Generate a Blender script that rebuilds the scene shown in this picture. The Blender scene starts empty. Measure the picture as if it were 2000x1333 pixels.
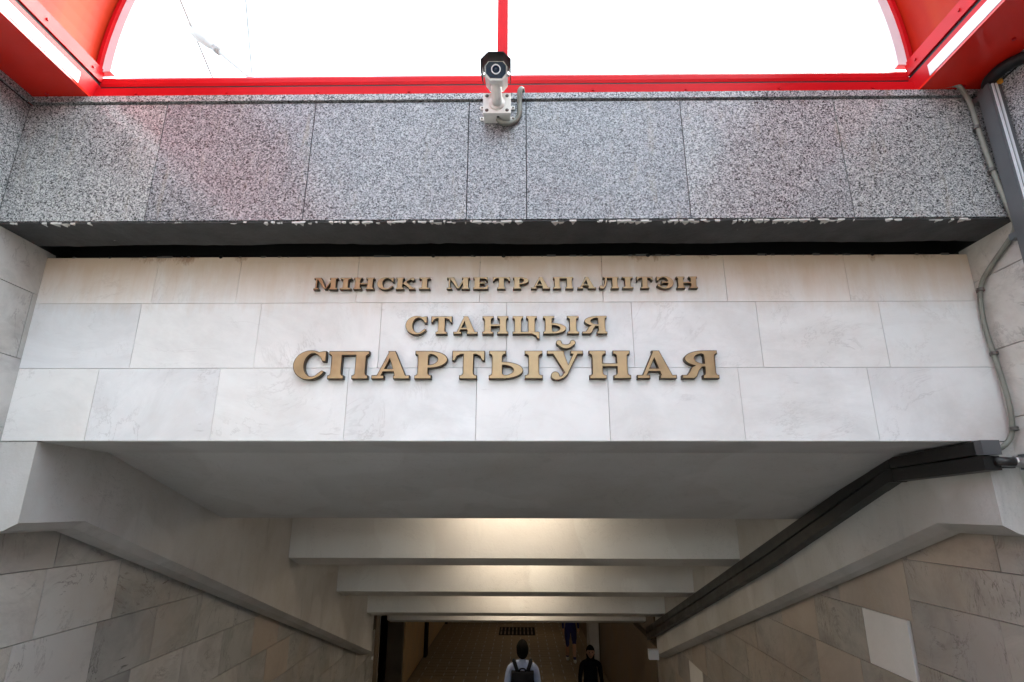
import bpy, bmesh, math, random
from mathutils import Vector, Matrix
from mathutils.geometry import delaunay_2d_cdt
random.seed(7)
R = math.radians
scene = bpy.context.scene
C = scene.collection

# ------------------------------------------------------------------ camera
# the origin of the scene is the photographer's eye, 1.6 m above the stair landing
cam_d = bpy.data.cameras.new('camera')
cam = bpy.data.objects.new('camera', cam_d)
C.objects.link(cam)
FPX = 1101.9
cam_d.sensor_width = 36.0
cam_d.lens = FPX / 2000.0 * 36.0
cam_d.clip_start = 0.05
cam_d.clip_end = 2000
p, y, r = 0.28673742, -0.01419681, 0.00185117
fwd = Vector((math.sin(y) * math.cos(p), math.cos(y) * math.cos(p), math.sin(p)))
rt = Vector((math.cos(y), -math.sin(y), 0))
up = rt.cross(fwd)
rt2 = rt * math.cos(r) + up * math.sin(r)
up2 = up * math.cos(r) - rt * math.sin(r)
cam.matrix_world = Matrix(((rt2.x, up2.x, -fwd.x, 0), (rt2.y, up2.y, -fwd.y, 0), (rt2.z, up2.z, -fwd.z, 0), (0, 0, 0, 1)))
scene.camera = cam

# ------------------------------------------------------------------ light
SUN_EL, SUN_AZ = R(50), R(52)          # azimuth from +Y towards +X
w = bpy.data.worlds.new('World'); scene.world = w; w.use_nodes = True
nt = w.node_tree; nt.nodes.clear()
sky = nt.nodes.new('ShaderNodeTexSky'); sky.sky_type = 'NISHITA'; sky.sun_disc = False
sky.sun_elevation = SUN_EL; sky.sun_rotation = SUN_AZ
sky.dust_density = 4.0; sky.air_density = 1.0
hsv = nt.nodes.new('ShaderNodeHueSaturation'); hsv.inputs['Saturation'].default_value = 0.5
bg = nt.nodes.new('ShaderNodeBackground'); bg.inputs['Strength'].default_value = 0.15
wo = nt.nodes.new('ShaderNodeOutputWorld')
tint = nt.nodes.new('ShaderNodeMix'); tint.data_type = 'RGBA'; tint.blend_type = 'MULTIPLY'; tint.inputs[0].default_value = 1.0; tint.inputs[7].default_value = (0.93, 1.0, 0.955, 1)
nt.links.new(sky.outputs[0], hsv.inputs['Color']); nt.links.new(hsv.outputs[0], tint.inputs[6]); nt.links.new(tint.outputs[2], bg.inputs['Color'])
nt.links.new(bg.outputs[0], wo.inputs[0])
sun_d = bpy.data.lights.new('sun', 'SUN'); sun = bpy.data.objects.new('sun', sun_d); C.objects.link(sun)
sun_d.energy = 0.6; sun_d.angle = R(10.0); sun_d.color = (1.0, 0.95, 0.87)
sd = Vector((math.sin(SUN_AZ) * math.cos(SUN_EL), math.cos(SUN_AZ) * math.cos(SUN_EL), math.sin(SUN_EL)))
sun.rotation_euler = sd.to_track_quat('Z', 'Y').to_euler()
scene.view_settings.view_transform = 'Standard'
scene.view_settings.look = 'None'
scene.view_settings.gamma = 1.0
scene.view_settings.use_curve_mapping = False
scene.view_settings.exposure = 3.35
LAMP_POWER = 10.0
scene.render.engine = 'CYCLES'
cy = scene.cycles
cy.max_bounces = 12; cy.diffuse_bounces = 7; cy.glossy_bounces = 4; cy.transparent_max_bounces = 16
cy.caustics_reflective = False; cy.caustics_refractive = False
cy.use_denoising = True

# ------------------------------------------------------------------ material helpers
class NT:
    def __init__(s, name):
        s.m = bpy.data.materials.new(name); s.m.use_nodes = True
        s.t = s.m.node_tree; s.t.nodes.clear()
        s.out = s.n('ShaderNodeOutputMaterial'); s.b = s.n('ShaderNodeBsdfPrincipled')
        s.l(s.b.outputs[0], s.out.inputs['Surface'])
    def n(s, k, **kw):
        x = s.t.nodes.new(k)
        for a, b in kw.items(): setattr(x, a, b)
        return x
    def l(s, a, b): s.t.links.new(a, b)
    def set(s, **kw):
        for k, v in kw.items(): s.b.inputs[k.replace('_', ' ')].default_value = v
    def coord(s, scale=(1, 1, 1), rot=(0, 0, 0), rand=0.0):
        tc = s.n('ShaderNodeTexCoord'); mp = s.n('ShaderNodeMapping')
        mp.inputs['Scale'].default_value = scale; mp.inputs['Rotation'].default_value = rot
        s.l(tc.outputs['Object'], mp.inputs[0])
        if rand:
            oi = s.n('ShaderNodeObjectInfo'); mu = s.n('ShaderNodeMath', operation='MULTIPLY'); mu.inputs[1].default_value = rand
            s.l(oi.outputs['Random'], mu.inputs[0]); s.l(mu.outputs[0], mp.inputs['Location'])
        return mp.outputs[0]
    def noise(s, vec, scale, detail=4, rough=0.55, dist=0.0):
        x = s.n('ShaderNodeTexNoise'); x.inputs['Scale'].default_value = scale; x.inputs['Detail'].default_value = detail
        x.inputs['Roughness'].default_value = rough; x.inputs['Distortion'].default_value = dist
        s.l(vec, x.inputs['Vector']); return x.outputs['Fac']
    def ramp(s, fac, stops, interp='LINEAR'):
        x = s.n('ShaderNodeValToRGB'); cr = x.color_ramp; cr.interpolation = interp
        while len(cr.elements) < len(stops): cr.elements.new(0.5)
        for e, (pos, col) in zip(cr.elements, stops):
            e.position = pos; e.color = (*col, 1) if len(col) == 3 else col
        s.l(fac, x.inputs[0]); return x.outputs[0]
    def mix(s, fac, a, b, mode='MIX'):
        x = s.n('ShaderNodeMix', data_type='RGBA', blend_type=mode)
        for v, i in ((fac, 0), (a, 6), (b, 7)):
            if hasattr(v, 'links') or hasattr(v, 'is_linked'): s.l(v, x.inputs[i])
            elif i == 0: x.inputs[0].default_value = v
            else: x.inputs[i].default_value = (*v, 1) if len(v) == 3 else v
        return x.outputs[2]
    def math(s, op, a, b=None):
        x = s.n('ShaderNodeMath', operation=op)
        for i, v in enumerate((a, b)):
            if v is None: continue
            if isinstance(v, (int, float)): x.inputs[i].default_value = v
            else: s.l(v, x.inputs[i])
        return x.outputs[0]
    def sep(s):
        tc = s.n('ShaderNodeTexCoord'); x = s.n('ShaderNodeSeparateXYZ'); s.l(tc.outputs['Object'], x.inputs[0]); return x.outputs
    def maprange(s, v, a, b, c=0, d=1):
        x = s.n('ShaderNodeMapRange'); x.inputs[1].default_value = a; x.inputs[2].default_value = b
        x.inputs[3].default_value = c; x.inputs[4].default_value = d; s.l(v, x.inputs[0]); return x.outputs[0]
    def bump(s, h, strength=0.3, dist=0.01):
        x = s.n('ShaderNodeBump'); x.inputs['Strength'].default_value = strength; x.inputs['Distance'].default_value = dist
        s.l(h, x.inputs['Height']); s.l(x.outputs[0], s.b.inputs['Normal'])

def g(v): return (v, v, v)

def simple(name, col, rough=0.5, metal=0.0, var=0.0, scale=8, bump=0.0, coat=0.0):
    m = NT(name); m.set(Roughness=rough, Metallic=metal)
    if coat: m.set(Coat_Weight=coat); m.b.inputs['Coat Roughness'].default_value = 0.08
    if var:
        f = m.noise(m.coord(rand=3), scale, 5)
        c = m.ramp(f, [(0.3, tuple(x * (1 - var) for x in col)), (0.7, tuple(min(1, x * (1 + var)) for x in col))])
        m.l(c, m.b.inputs['Base Color'])
        rr = m.maprange(f, 0.3, 0.7, max(0.05, rough - 0.08), min(1, rough + 0.1)); m.l(rr, m.b.inputs['Roughness'])
        if bump: m.bump(m.noise(m.coord(), scale * 12, 3), bump, 0.004)
    else: m.set(Base_Color=(*col, 1))
    return m.m

def granite_mat():
    m = NT('granite'); v = m.coord(rand=9)
    vo = m.n('ShaderNodeTexVoronoi'); vo.inputs['Scale'].default_value = 190; m.l(v, vo.inputs['Vector'])
    sx = m.n('ShaderNodeSeparateColor'); m.l(vo.outputs['Color'], sx.inputs[0])
    c1 = m.ramp(sx.outputs[0], [(0.0, g(0.04)), (0.11, g(0.06)), (0.15, (0.18, 0.185, 0.19)), (0.36, (0.21, 0.215, 0.22)), (0.40, (0.33, 0.33, 0.34)), (0.76, (0.40, 0.40, 0.40)), (0.82, (0.55, 0.55, 0.54))])
    vo2 = m.n('ShaderNodeTexVoronoi'); vo2.inputs['Scale'].default_value = 260; m.l(v, vo2.inputs['Vector'])
    s2 = m.n('ShaderNodeSeparateColor'); m.l(vo2.outputs['Color'], s2.inputs[0])
    d = m.ramp(s2.outputs[1], [(0.0, g(0.3)), (0.10, g(0.4)), (0.16, g(1.0))])
    c = m.mix(1.0, c1, d, 'MULTIPLY')
    n = m.noise(m.coord(), 3.0, 5, 0.6)
    st = m.ramp(n, [(0.35, g(0.95)), (0.65, g(1.04))])
    c = m.mix(1.0, c, st, 'MULTIPLY')
    oi = m.n('ShaderNodeObjectInfo'); tone = m.ramp(oi.outputs['Random'], [(0, (0.74, 0.75, 0.78)), (0.5, (0.88, 0.88, 0.89)), (1, (0.98, 0.98, 0.96))])
    c = m.mix(1.0, c, tone, 'MULTIPLY')
    # yellowish wash marks running down from the fixings and joints
    dirt = m.noise(m.coord((9, 1, 1.3)), 1.6, 6, 0.7)
    dm = m.maprange(dirt, 0.56, 0.72, 0, 0.45)
    c = m.mix(dm, c, (0.33, 0.29, 0.22), 'MIX')
    m.l(c, m.b.inputs['Base Color']); m.set(Roughness=0.33)
    m.l(m.maprange(n, 0.3, 0.7, 0.12, 0.24), m.b.inputs['Roughness'])
    m.bump(s2.outputs[0], 0.08, 0.002)
    return m.m

def marble_mat(name, base, vein, amount, dirt=(0.42, 0.32, 0.22), dirty=0.1, top_stain_glow=False, rust=False, scratch=False, tones=0.06, rough=0.35):
    m = NT(name); v = m.coord(rand=17)
    big = m.noise(v, 2.2, 6, 0.62, 0.6)
    c = m.mix(m.maprange(big, 0.35, 0.7, 0, 0.6), base, tuple(x * 0.86 for x in base))
    cl = m.noise(m.coord((1, 1, 1.6), (0.5, 0.6, 0), rand=41), 1.1, 8, 0.72, 1.0)
    c = m.mix(m.maprange(cl, 0.44, 0.64, 0, min(0.85, amount)), c, tuple(x * 0.52 + y * 0.22 for x, y in zip(base, vein)))
    # diagonal veins
    v2 = m.coord((1.0, 1.0, 1.0), (0.55, 0.7, 0.4), rand=23)
    wn = m.noise(v2, 1.5, 7, 0.68, 1.6)
    ln = m.math('ABSOLUTE', m.math('SUBTRACT', wn, 0.5))
    vf = m.maprange(ln, 0.0, 0.014, 1, 0)
    msk = m.maprange(m.noise(v, 3.1, 3), 0.45, 0.66, 0, amount)
    c = m.mix(m.math('MULTIPLY', vf, msk), c, vein)
    # short dark flecks strung along the bedding
    v3 = m.coord((2.0, 2.0, 9.0), (0.75, 0.75, 0.2), rand=31)
    fl = m.maprange(m.noise(v3, 3.0, 4, 0.6, 0.5), 0.66, 0.74, 0, 1)
    fm = m.maprange(m.noise(v, 2.0, 2), 0.50, 0.62, 0, amount * 1.2)
    c = m.mix(m.math('MULTIPLY', fl, fm), c, vein)
    if scratch:
        v4 = m.coord((7.0, 7.0, 1.6), (0.45, 0.3, 0.2), rand=11)
        k = m.noise(v4, 2.6, 5, 0.62, 1.2)
        kl = m.maprange(m.math('ABSOLUTE', m.math('SUBTRACT', k, 0.52)), 0.0, 0.02, 1, 0)
        km = m.maprange(m.noise(v, 2.7, 3), 0.54, 0.64, 0, 0.8)
        c = m.mix(m.math('MULTIPLY', kl, km), c, tuple(x * 0.35 for x in vein))
    dn = m.noise(m.coord(), 1.3, 6, 0.65)
    c = m.mix(m.maprange(dn, 0.48, 0.75, 0, dirty), c, dirt)
    if top_stain_glow:
        s = m.sep()
        zf = m.maprange(m.math('ADD', s[2], m.math('MULTIPLY', m.noise(m.coord((6, 1, 1)), 1.6, 6, 0.7), 0.30)), 1.12, 1.40, 0, 0.95)
        c = m.mix(zf, c, (0.60, 0.45, 0.32), 'MIX')  # beige top stain, with warm reflected light painted into it
        rb = m.maprange(m.math('ADD', s[2], m.math('MULTIPLY', m.noise(m.coord((2.2, 1, 1)), 2.3, 7, 0.78), 0.34)), 1.455, 1.495, 0, 0.8)
        c = m.mix(rb, c, (0.30, 0.16, 0.09), 'MIX')
        # browner towards the lower right corner, with a noisy edge
        gx = m.maprange(m.math('ADD', s[0], m.math('MULTIPLY', m.noise(m.coord(), 4, 6, 0.7), 0.5)), 2.25, 2.65, 0, 0.55)
        gz = m.maprange(s[2], 0.62, 0.34, 0.15, 1)
        c = m.mix(m.math('MULTIPLY', gx, gz), c, (0.42, 0.33, 0.28), 'MIX')
    if rust:
        s = m.sep()
        dy = m.math('ABSOLUTE', m.math('SUBTRACT', m.math('ADD', s[1], m.math('MULTIPLY', m.noise(m.coord(), 9, 3), 0.06)), 3.16))
        a = m.maprange(dy, 0.0, 0.035, 1, 0); b = m.maprange(s[2], -0.66, -0.69, 0, 1)
        c = m.mix(m.math('MULTIPLY', m.math('MULTIPLY', a, b), m.maprange(s[2], -0.66, -1.3, 0.9, 0.4)), c, (0.36, 0.17, 0.04))
    oi = m.n('ShaderNodeObjectInfo')
    t = m.ramp(oi.outputs['Random'], [(0, (1 - tones, 1 - tones, 1 - tones * 0.6)), (0.35, (1, 0.99, 0.98)), (0.7, (1, 1, 1)), (1, (1, 1 - tones * 0.5, 1 - tones * 0.9))])
    c = m.mix(1.0, c, t, 'MULTIPLY')
    m.l(c, m.b.inputs['Base Color'])
    m.l(m.maprange(big, 0.3, 0.7, rough - 0.06, rough + 0.14), m.b.inputs['Roughness'])
    m.bump(m.noise(m.coord(), 30, 4), 0.05, 0.003)
    return m.m

M = {}
M['granite'] = granite_mat()
M['marble_front'] = marble_mat('marble_front', (0.84, 0.84, 0.83), (0.34, 0.32, 0.30), 0.34, dirty=0.22, top_stain_glow=True, tones=0.05)
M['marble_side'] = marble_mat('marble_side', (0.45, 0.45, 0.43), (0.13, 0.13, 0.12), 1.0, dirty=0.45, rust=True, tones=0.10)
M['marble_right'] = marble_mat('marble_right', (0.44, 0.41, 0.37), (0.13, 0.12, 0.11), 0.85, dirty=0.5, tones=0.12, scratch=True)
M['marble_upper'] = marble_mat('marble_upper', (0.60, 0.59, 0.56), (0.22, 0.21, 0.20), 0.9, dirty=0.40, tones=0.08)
M['marble_light'] = marble_mat('marble_light', (0.80, 0.79, 0.77), (0.5, 0.5, 0.5), 0.1, dirty=0.05, tones=0.02)
M['marble_tan'] = marble_mat('marble_tan', (0.46, 0.40, 0.34), (0.34, 0.24, 0.17), 0.5, dirty=0.5, tones=0.05)
M['mortar'] = simple('mortar', (0.22, 0.21, 0.19), 0.9, var=0.25, scale=6)
M['mortar_light'] = simple('mortar_light', (0.42, 0.40, 0.37), 0.9, var=0.25, scale=6)
M['mortar_dark'] = simple('mortar_dark', (0.09, 0.085, 0.08), 0.9, var=0.25, scale=6)
M['red'] = simple('red_paint', (0.50, 0.007, 0.011), 0.34, var=0.12, scale=2.5)
M['red'].node_tree.nodes['Principled BSDF'].inputs['Specular IOR Level'].default_value = 0.12
M['red_gloss'] = simple('red_gloss_paint', (0.72, 0.020, 0.010), 0.13, var=0.1, scale=2.0)
M['red_sheet'] = None
M['white_strip'] = simple('white_strip', (0.78, 0.74, 0.76), 0.35, var=0.05, scale=4)
M['black_gap'] = simple('bitumen', (0.008, 0.008, 0.008), 0.85)  # near-black standing in for the shade inside gaps and joints
M['trunk_black'] = simple('black_trunking_plastic', (0.017, 0.016, 0.015), 0.42, var=0.35, scale=7, bump=0.1)
M['trunk_grey'] = simple('grey_trunking_metal', (0.115, 0.12, 0.125), 0.36, metal=0.25, var=0.12, scale=5)
M['conduit'] = simple('conduit_grey', (0.19, 0.19, 0.16), 0.55, metal=0.1, var=0.2, scale=14)
M['bright'] = simple('bright_aluminium', (0.85, 0.87, 0.9), 0.28, metal=0.3)
M['steel'] = simple('steel', (0.45, 0.45, 0.45), 0.3, metal=0.9)
M['cam_white'] = simple('camera_housing_paint', (0.76, 0.75, 0.71), 0.42, var=0.08, scale=20)
M['cam_black'] = simple('camera_shield_black', (0.004, 0.0045, 0.006), 0.6)
M['cam_glass'] = NT('camera_glass').m
_b = M['cam_glass'].node_tree.nodes['Principled BSDF'].inputs; _b['Base Color'].default_value = (0.006, 0.02, 0.045, 1); _b['Roughness'].default_value = 0.08
M['screw'] = simple('screw', (0.10, 0.09, 0.08), 0.5, metal=0.5)
M['bronze'] = simple('bronze_face', (0.37, 0.255, 0.135), 0.36, metal=0.45, var=0.22, scale=9)
M['bronze_dark'] = simple('bronze_side', (0.055, 0.034, 0.014), 0.5, metal=0.3, var=0.2, scale=14)
M['skin'] = simple('skin', (0.45, 0.25, 0.17), 0.5)
M['cloth_blue'] = simple('shirt_pale_blue', (0.36, 0.42, 0.60), 0.85, var=0.15, scale=9)
M['cloth_navy'] = simple('cloth_navy', (0.02, 0.025, 0.13), 0.85, var=0.2, scale=9)
M['cloth_black'] = simple('cloth_black', (0.006, 0.0065, 0.009), 0.95, var=0.2, scale=9); M['cloth_black'].node_tree.nodes['Principled BSDF'].inputs['Specular IOR Level'].default_value = 0.15
M['hair'] = simple('hair_black', (0.006, 0.005, 0.004), 0.95); M['hair'].node_tree.nodes['Principled BSDF'].inputs['Specular IOR Level'].default_value = 0.1
M['shoe'] = simple('shoe_white', (0.7, 0.7, 0.68), 0.6)
M['asphalt'] = simple('asphalt', (0.05, 0.05, 0.05), 0.9, var=0.2, scale=3)
M['floor_stone'] = simple('floor_stone', (0.24, 0.18, 0.11), 0.7)
M['step_stone'] = simple('step_stone', (0.21, 0.205, 0.20), 0.6, var=0.2, scale=4)
M['brown_wall'] = simple('brown_wall_stone', (0.17, 0.12, 0.075), 0.5, var=0.3, scale=1.5)
M['beige_panel'] = simple('beige_panel', (0.50, 0.36, 0.19), 0.5, var=0.15, scale=2)
M['pale_pole'] = simple('pale_galvanised_steel', (0.42, 0.43, 0.44), 0.5)  # lamp steel, its grey paled to stand in for overexposed haze
M['white_plastic'] = simple('white_plastic', (0.82, 0.82, 0.84), 0.4)
M['orange'] = simple('orange_plug', (0.7, 0.30, 0.03), 0.5)

def plaster_mat(name, col, dirty=0.25):
    m = NT(name); n = m.noise(m.coord(), 1.4, 7, 0.65); n2 = m.noise(m.coord((1, 1, 0.25)), 5, 7, 0.72)
    c = m.mix(m.maprange(n, 0.38, 0.68, 0, dirty * 1.6), col, tuple(x * k for x, k in zip(col, (0.74, 0.69, 0.62))))
    c = m.mix(m.maprange(n2, 0.56, 0.76, 0, dirty * 1.5), c, tuple(x * 0.55 for x in col))
    pt = m.noise(m.coord(), 0.9, 2, 0.4)                    # overpainted patches
    c = m.mix(m.maprange(pt, 0.55, 0.565, 0, 0.35), c, tuple(min(0.8, x * 1.18) for x in col))
    cr = m.math('ABSOLUTE', m.math('SUBTRACT', m.noise(m.coord(), 1.1, 8, 0.7, 0.8), 0.5))
    c = m.mix(m.maprange(cr, 0.0, 0.0022, 0.5, 0), c, tuple(x * 0.4 for x in col))
    m.l(c, m.b.inputs['Base Color']); m.set(Roughness=0.65)
    m.bump(m.noise(m.coord(), 45, 6, 0.65), 0.35, 0.006)
    return m.m
M['plaster'] = plaster_mat('plaster_white', (0.56, 0.55, 0.53), 0.42)
M['plaster_grey'] = plaster_mat('plaster_grey', (0.56, 0.56, 0.55), 0.3)
M['plaster_beam'] = plaster_mat('plaster_beam', (0.70, 0.68, 0.65), 0.15)

def soffit_concrete():
    m = NT('tarred_concrete'); s = m.sep()
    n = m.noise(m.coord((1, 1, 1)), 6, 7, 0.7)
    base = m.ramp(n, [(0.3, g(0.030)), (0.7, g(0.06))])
    # flaking render left along the front arris, in patches
    e = m.math('ADD', m.maprange(s[1], 2.43, 2.56, 0.0, 0.62), m.noise(m.coord((1.4, 4, 1)), 7, 8, 0.75))
    patch = m.maprange(m.noise(m.coord((1, 0.2, 1)), 1.1, 3), 0.40, 0.62, 0.42, -0.04)
    f = m.maprange(m.math('ADD', e, patch), 0.62, 0.57, 0, 0.9)
    c = m.mix(f, base, (0.58, 0.56, 0.54))
    sp = m.maprange(m.noise(m.coord((1, 2.5, 1)), 16, 4, 0.6), 0.735, 0.76, 0, 0.8)
    c = m.mix(sp, c, (0.45, 0.44, 0.43))
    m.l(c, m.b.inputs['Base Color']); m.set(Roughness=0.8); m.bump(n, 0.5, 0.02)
    return m.m
M['soffit'] = soffit_concrete()

def red_sheet_mat():
    m = NT('red_polycarbonate')
    f = m.noise(m.coord((0.6, 3, 0.4)), 1.6, 4)
    c = m.ramp(f, [(0.35, (0.34, 0.010, 0.004)), (0.65, (0.42, 0.036, 0.008))])
    m.l(c, m.b.inputs['Base Color']); m.set(Roughness=0.4); m.b.inputs['Specular IOR Level'].default_value = 0.06
    tr = m.n('ShaderNodeBsdfTranslucent'); tr.inputs[0].default_value = (0.8, 0.07, 0.015, 1)
    mx = m.n('ShaderNodeMixShader'); mx.inputs[0].default_value = 0.10
    m.l(m.b.outputs[0], mx.inputs[1]); m.l(tr.outputs[0], mx.inputs[2]); m.l(mx.outputs[0], m.out.inputs['Surface'])
    return m.m
M['red_sheet'] = red_sheet_mat()

def glass_mat(name, tint=(0.97, 0.98, 0.99), dirt=0.05):
    m = NT(name)
    tr = m.n('ShaderNodeBsdfTransparent'); tr.inputs[0].default_value = (*tint, 1)
    gl = m.n('ShaderNodeBsdfGlossy'); gl.inputs['Roughness'].default_value = 0.03
    df = m.n('ShaderNodeBsdfTranslucent'); df.inputs[0].default_value = (0.9, 0.9, 0.9, 1)
    fr = m.n('ShaderNodeLayerWeight'); fr.inputs[0].default_value = 0.35
    a = m.n('ShaderNodeMixShader'); b = m.n('ShaderNodeMixShader')
    m.l(m.maprange(m.noise(m.coord(), 1.7, 6, 0.65), 0.4, 0.8, dirt * 0.4, dirt * 2), a.inputs[0])
    m.l(tr.outputs[0], a.inputs[1]); m.l(df.outputs[0], a.inputs[2])
    m.l(m.maprange(fr.outputs['Facing'], 0.2, 1.0, 0.03, 0.35), b.inputs[0]); m.l(a.outputs[0], b.inputs[1]); m.l(gl.outputs[0], b.inputs[2])
    m.l(b.outputs[0], m.out.inputs['Surface'])
    return m.m
M['glass'] = glass_mat('canopy_glass')

def emit_mat(name, col, st):
    m = NT(name); m.set(Base_Color=(0.9, 0.9, 0.9, 1)); m.b.inputs['Emission Color'].default_value = (*col, 1); m.b.inputs['Emission Strength'].default_value = st
    return m.m
M['lamp_on'] = emit_mat('lamp_diffuser_lit', (1.0, 0.84, 0.64), 2.3)
M['lamp_dim'] = emit_mat('lamp_diffuser_dim', (1.0, 0.78, 0.55), 2.4)

# ------------------------------------------------------------------ object helpers
def tag(o, label=None, cat=None, group=None, kind=None):
    if label: o['label'] = label
    if cat: o['category'] = cat
    if group: o['group'] = group
    if kind: o['kind'] = kind
    return o
def thing(name, label, cat, loc=(0, 0, 0), group=None):
    o = bpy.data.objects.new(name, None); C.objects.link(o); o.location = loc; o.empty_display_size = 0.1
    return tag(o, label, cat, group)
def link(name, me, mats, parent=None, smooth=False):
    if not isinstance(mats, (list, tuple)): mats = [mats]
    if not me.materials:
        for x in mats: me.materials.append(M[x] if isinstance(x, str) else x)
    if smooth:
        for q in me.polygons: q.use_smooth = True
    o = bpy.data.objects.new(name, me); C.objects.link(o)
    if parent:
        o.parent = parent
        wl = Vector(parent.location); pp = parent.parent
        while pp: wl += pp.location; pp = pp.parent
        o.location = -wl            # mesh coordinates stay in scene space
    return o
def finish(name, bm, mats, parent=None, smooth=False, bevel=0.0, seg=2):
    if bevel:
        ed = [e for e in bm.edges if len(e.link_faces) == 2 and e.calc_face_angle(0) > 0.5]
        bmesh.ops.bevel(bm, geom=ed, offset=bevel, segments=seg, affect='EDGES', clamp_overlap=True)
    bmesh.ops.recalc_face_normals(bm, faces=bm.faces)
    me = bpy.data.meshes.new(name); bm.to_mesh(me); bm.free()
    o = link(name, me, mats, parent, smooth)
    return o
def bm_box(bm, a, b, mi=0):
    vs = [bm.verts.new((x, y, z)) for x in (a[0], b[0]) for y in (a[1], b[1]) for z in (a[2], b[2])]
    for f in ((0, 1, 3, 2), (4, 6, 7, 5), (0, 4, 5, 1), (2, 3, 7, 6), (0, 2, 6, 4), (1, 5, 7, 3)):
        bm.faces.new([vs[i] for i in f]).material_index = mi
def box(name, a, b, mats, parent=None, bevel=0.0):
    bm = bmesh.new(); bm_box(bm, a, b); return finish(name, bm, mats, parent, bevel=bevel)
def bm_prism(bm, poly, d0, d1, mapf, mi=0, side=None):
    """poly: 2-D points; mapf(u, v, d) -> 3-D"""
    a = [bm.verts.new(mapf(u, v, d0)) for u, v in poly]; b = [bm.verts.new(mapf(u, v, d1)) for u, v in poly]
    bm.faces.new(a).material_index = mi; bm.faces.new(list(reversed(b))).material_index = mi
    n = len(poly)
    for i in range(n):
        bm.faces.new((a[i], b[i], b[(i + 1) % n], a[(i + 1) % n])).material_index = mi if side is None else side
def prism(name, poly, d0, d1, mapf, mats, parent=None, bevel=0.0):
    bm = bmesh.new(); bm_prism(bm, poly, d0, d1, mapf); return finish(name, bm, mats, parent, bevel=bevel)
XZ = lambda u, v, d: (u, d, v)      # polygon in x,z extruded along y
YZ = lambda u, v, d: (d, u, v)      # polygon in y,z extruded along x

def frames(pts):
    out = []; prev = None
    for i, q in enumerate(pts):
        a = pts[max(0, i - 1)]; b = pts[min(len(pts) - 1, i + 1)]
        t = (b - a).normalized()
        if prev is None:
            n = t.orthogonal().normalized()
        else:
            n = (prev - t * prev.dot(t)); n = n.normalized() if n.length > 1e-6 else t.orthogonal().normalized()
        prev = n; out.append((q, t, n, t.cross(n)))
    return out
def catmull(pts, n=8):
    pts = [Vector(q) for q in pts]; P = [pts[0] * 2 - pts[1]] + pts + [pts[-1] * 2 - pts[-2]]; out = []
    for i in range(1, len(P) - 2):
        for k in range(n):
            t = k / n; a, b, c, d = P[i - 1], P[i], P[i + 1], P[i + 2]
            out.append(0.5 * ((2 * b) + (c - a) * t + (2 * a - 5 * b + 4 * c - d) * t * t + (3 * b - a - 3 * c + d) * t ** 3))
    out.append(pts[-1]); return out
def bm_tube(bm, pts, rad, seg=10, caps=True, radf=None):
    rings = []
    for i, (q, t, n, b) in enumerate(frames([Vector(x) for x in pts])):
        rr = radf(i) if radf else rad
        rings.append([bm.verts.new(q + n * (math.cos(2 * math.pi * k / seg) * rr) + b * (math.sin(2 * math.pi * k / seg) * rr)) for k in range(seg)])
    for a, b in zip(rings, rings[1:]):
        for k in range(seg): bm.faces.new((a[k], a[(k + 1) % seg], b[(k + 1) % seg], b[k]))
    if caps: bm.faces.new(rings[0]); bm.faces.new(rings[-1])
def resample(pts, step):
    out = [pts[0]]; acc = 0.0
    for a, b in zip(pts, pts[1:]):
        L = (b - a).length; d = step - acc
        while d < L: out.append(a + (b - a) * (d / L)); d += step
        acc = L - (d - step)
    out.append(pts[-1]); return out
def corrugated(name, pts, rad, parent, mat='conduit', pitch=0.006):
    q = resample(catmull(pts, 10), pitch / 2)
    bm = bmesh.new(); bm_tube(bm, q, rad, 10, True, lambda i: rad * (1.0 if i % 2 else 0.84))
    return finish(name, bm, mat, parent, smooth=True)
def tube(name, pts, rad, mat, parent=None, seg=12, smooth=True):
    bm = bmesh.new(); bm_tube(bm, pts, rad, seg); return finish(name, bm, mat, parent, smooth=smooth)

# ------------------------------------------------------------------ key dimensions (metres, from the eye)
XL, XR = -2.36, 2.215          # inner faces of the plaster sides of the stair tunnel
OL, OR = -2.54, 2.353          # marble side walls
YF = 2.75                      # marble lintel
YG = 2.43                      # granite parapet
SL = 0.314                     # slope of the stair

# ------------------------------------------------------------------ ground, stairs and floor
GZ = 1.25
def ring_sheet(name, hole, outer, z, mat):
    bm = bmesh.new()
    o = [(-outer, -outer), (outer, -outer), (outer, outer), (-outer, outer)]
    h = [(hole[0], hole[1]), (hole[2], hole[1]), (hole[2], hole[3]), (hole[0], hole[3])]
    ov = [bm.verts.new((a, b, z)) for a, b in o]; hv = [bm.verts.new((a, b, z)) for a, b in h]
    for i in range(4): bm.faces.new((ov[i], ov[(i + 1) % 4], hv[(i + 1) % 4], hv[i]))
    return finish(name, bm, mat)
tag(ring_sheet('ground', (OL - 0.3, -8.2, OR + 0.3, 2.75), 600, GZ, 'asphalt'), kind='structure')
bm = bmesh.new(); bm_box(bm, (OL - 0.1, -1.2, -1.75), (OR + 0.1, 2.7, -1.6))
tag(finish('stair_landing', bm, 'step_stone'), kind='structure')
st = bpy.data.objects.new('stairs_down', None); C.objects.link(st); tag(st, kind='structure')
n_s = 19; rise = 2.8 / n_s; tread = 8.9 / n_s
me = None
for i in range(n_s):
    if me is None:
        bm = bmesh.new(); bm_box(bm, (OL + 0.005, 0, -0.35), (OR - 0.005, tread + 0.01, 0))
        bmesh.ops.recalc_face_normals(bm, faces=bm.faces); me = bpy.data.meshes.new('step'); bm.to_mesh(me); bm.free(); me.materials.append(M['step_stone'])
    o = bpy.data.objects.new('step', me); C.objects.link(o); o.parent = st; o.location = (0, 2.7 + i * tread, -1.6 - (i + 1) * rise)
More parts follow.
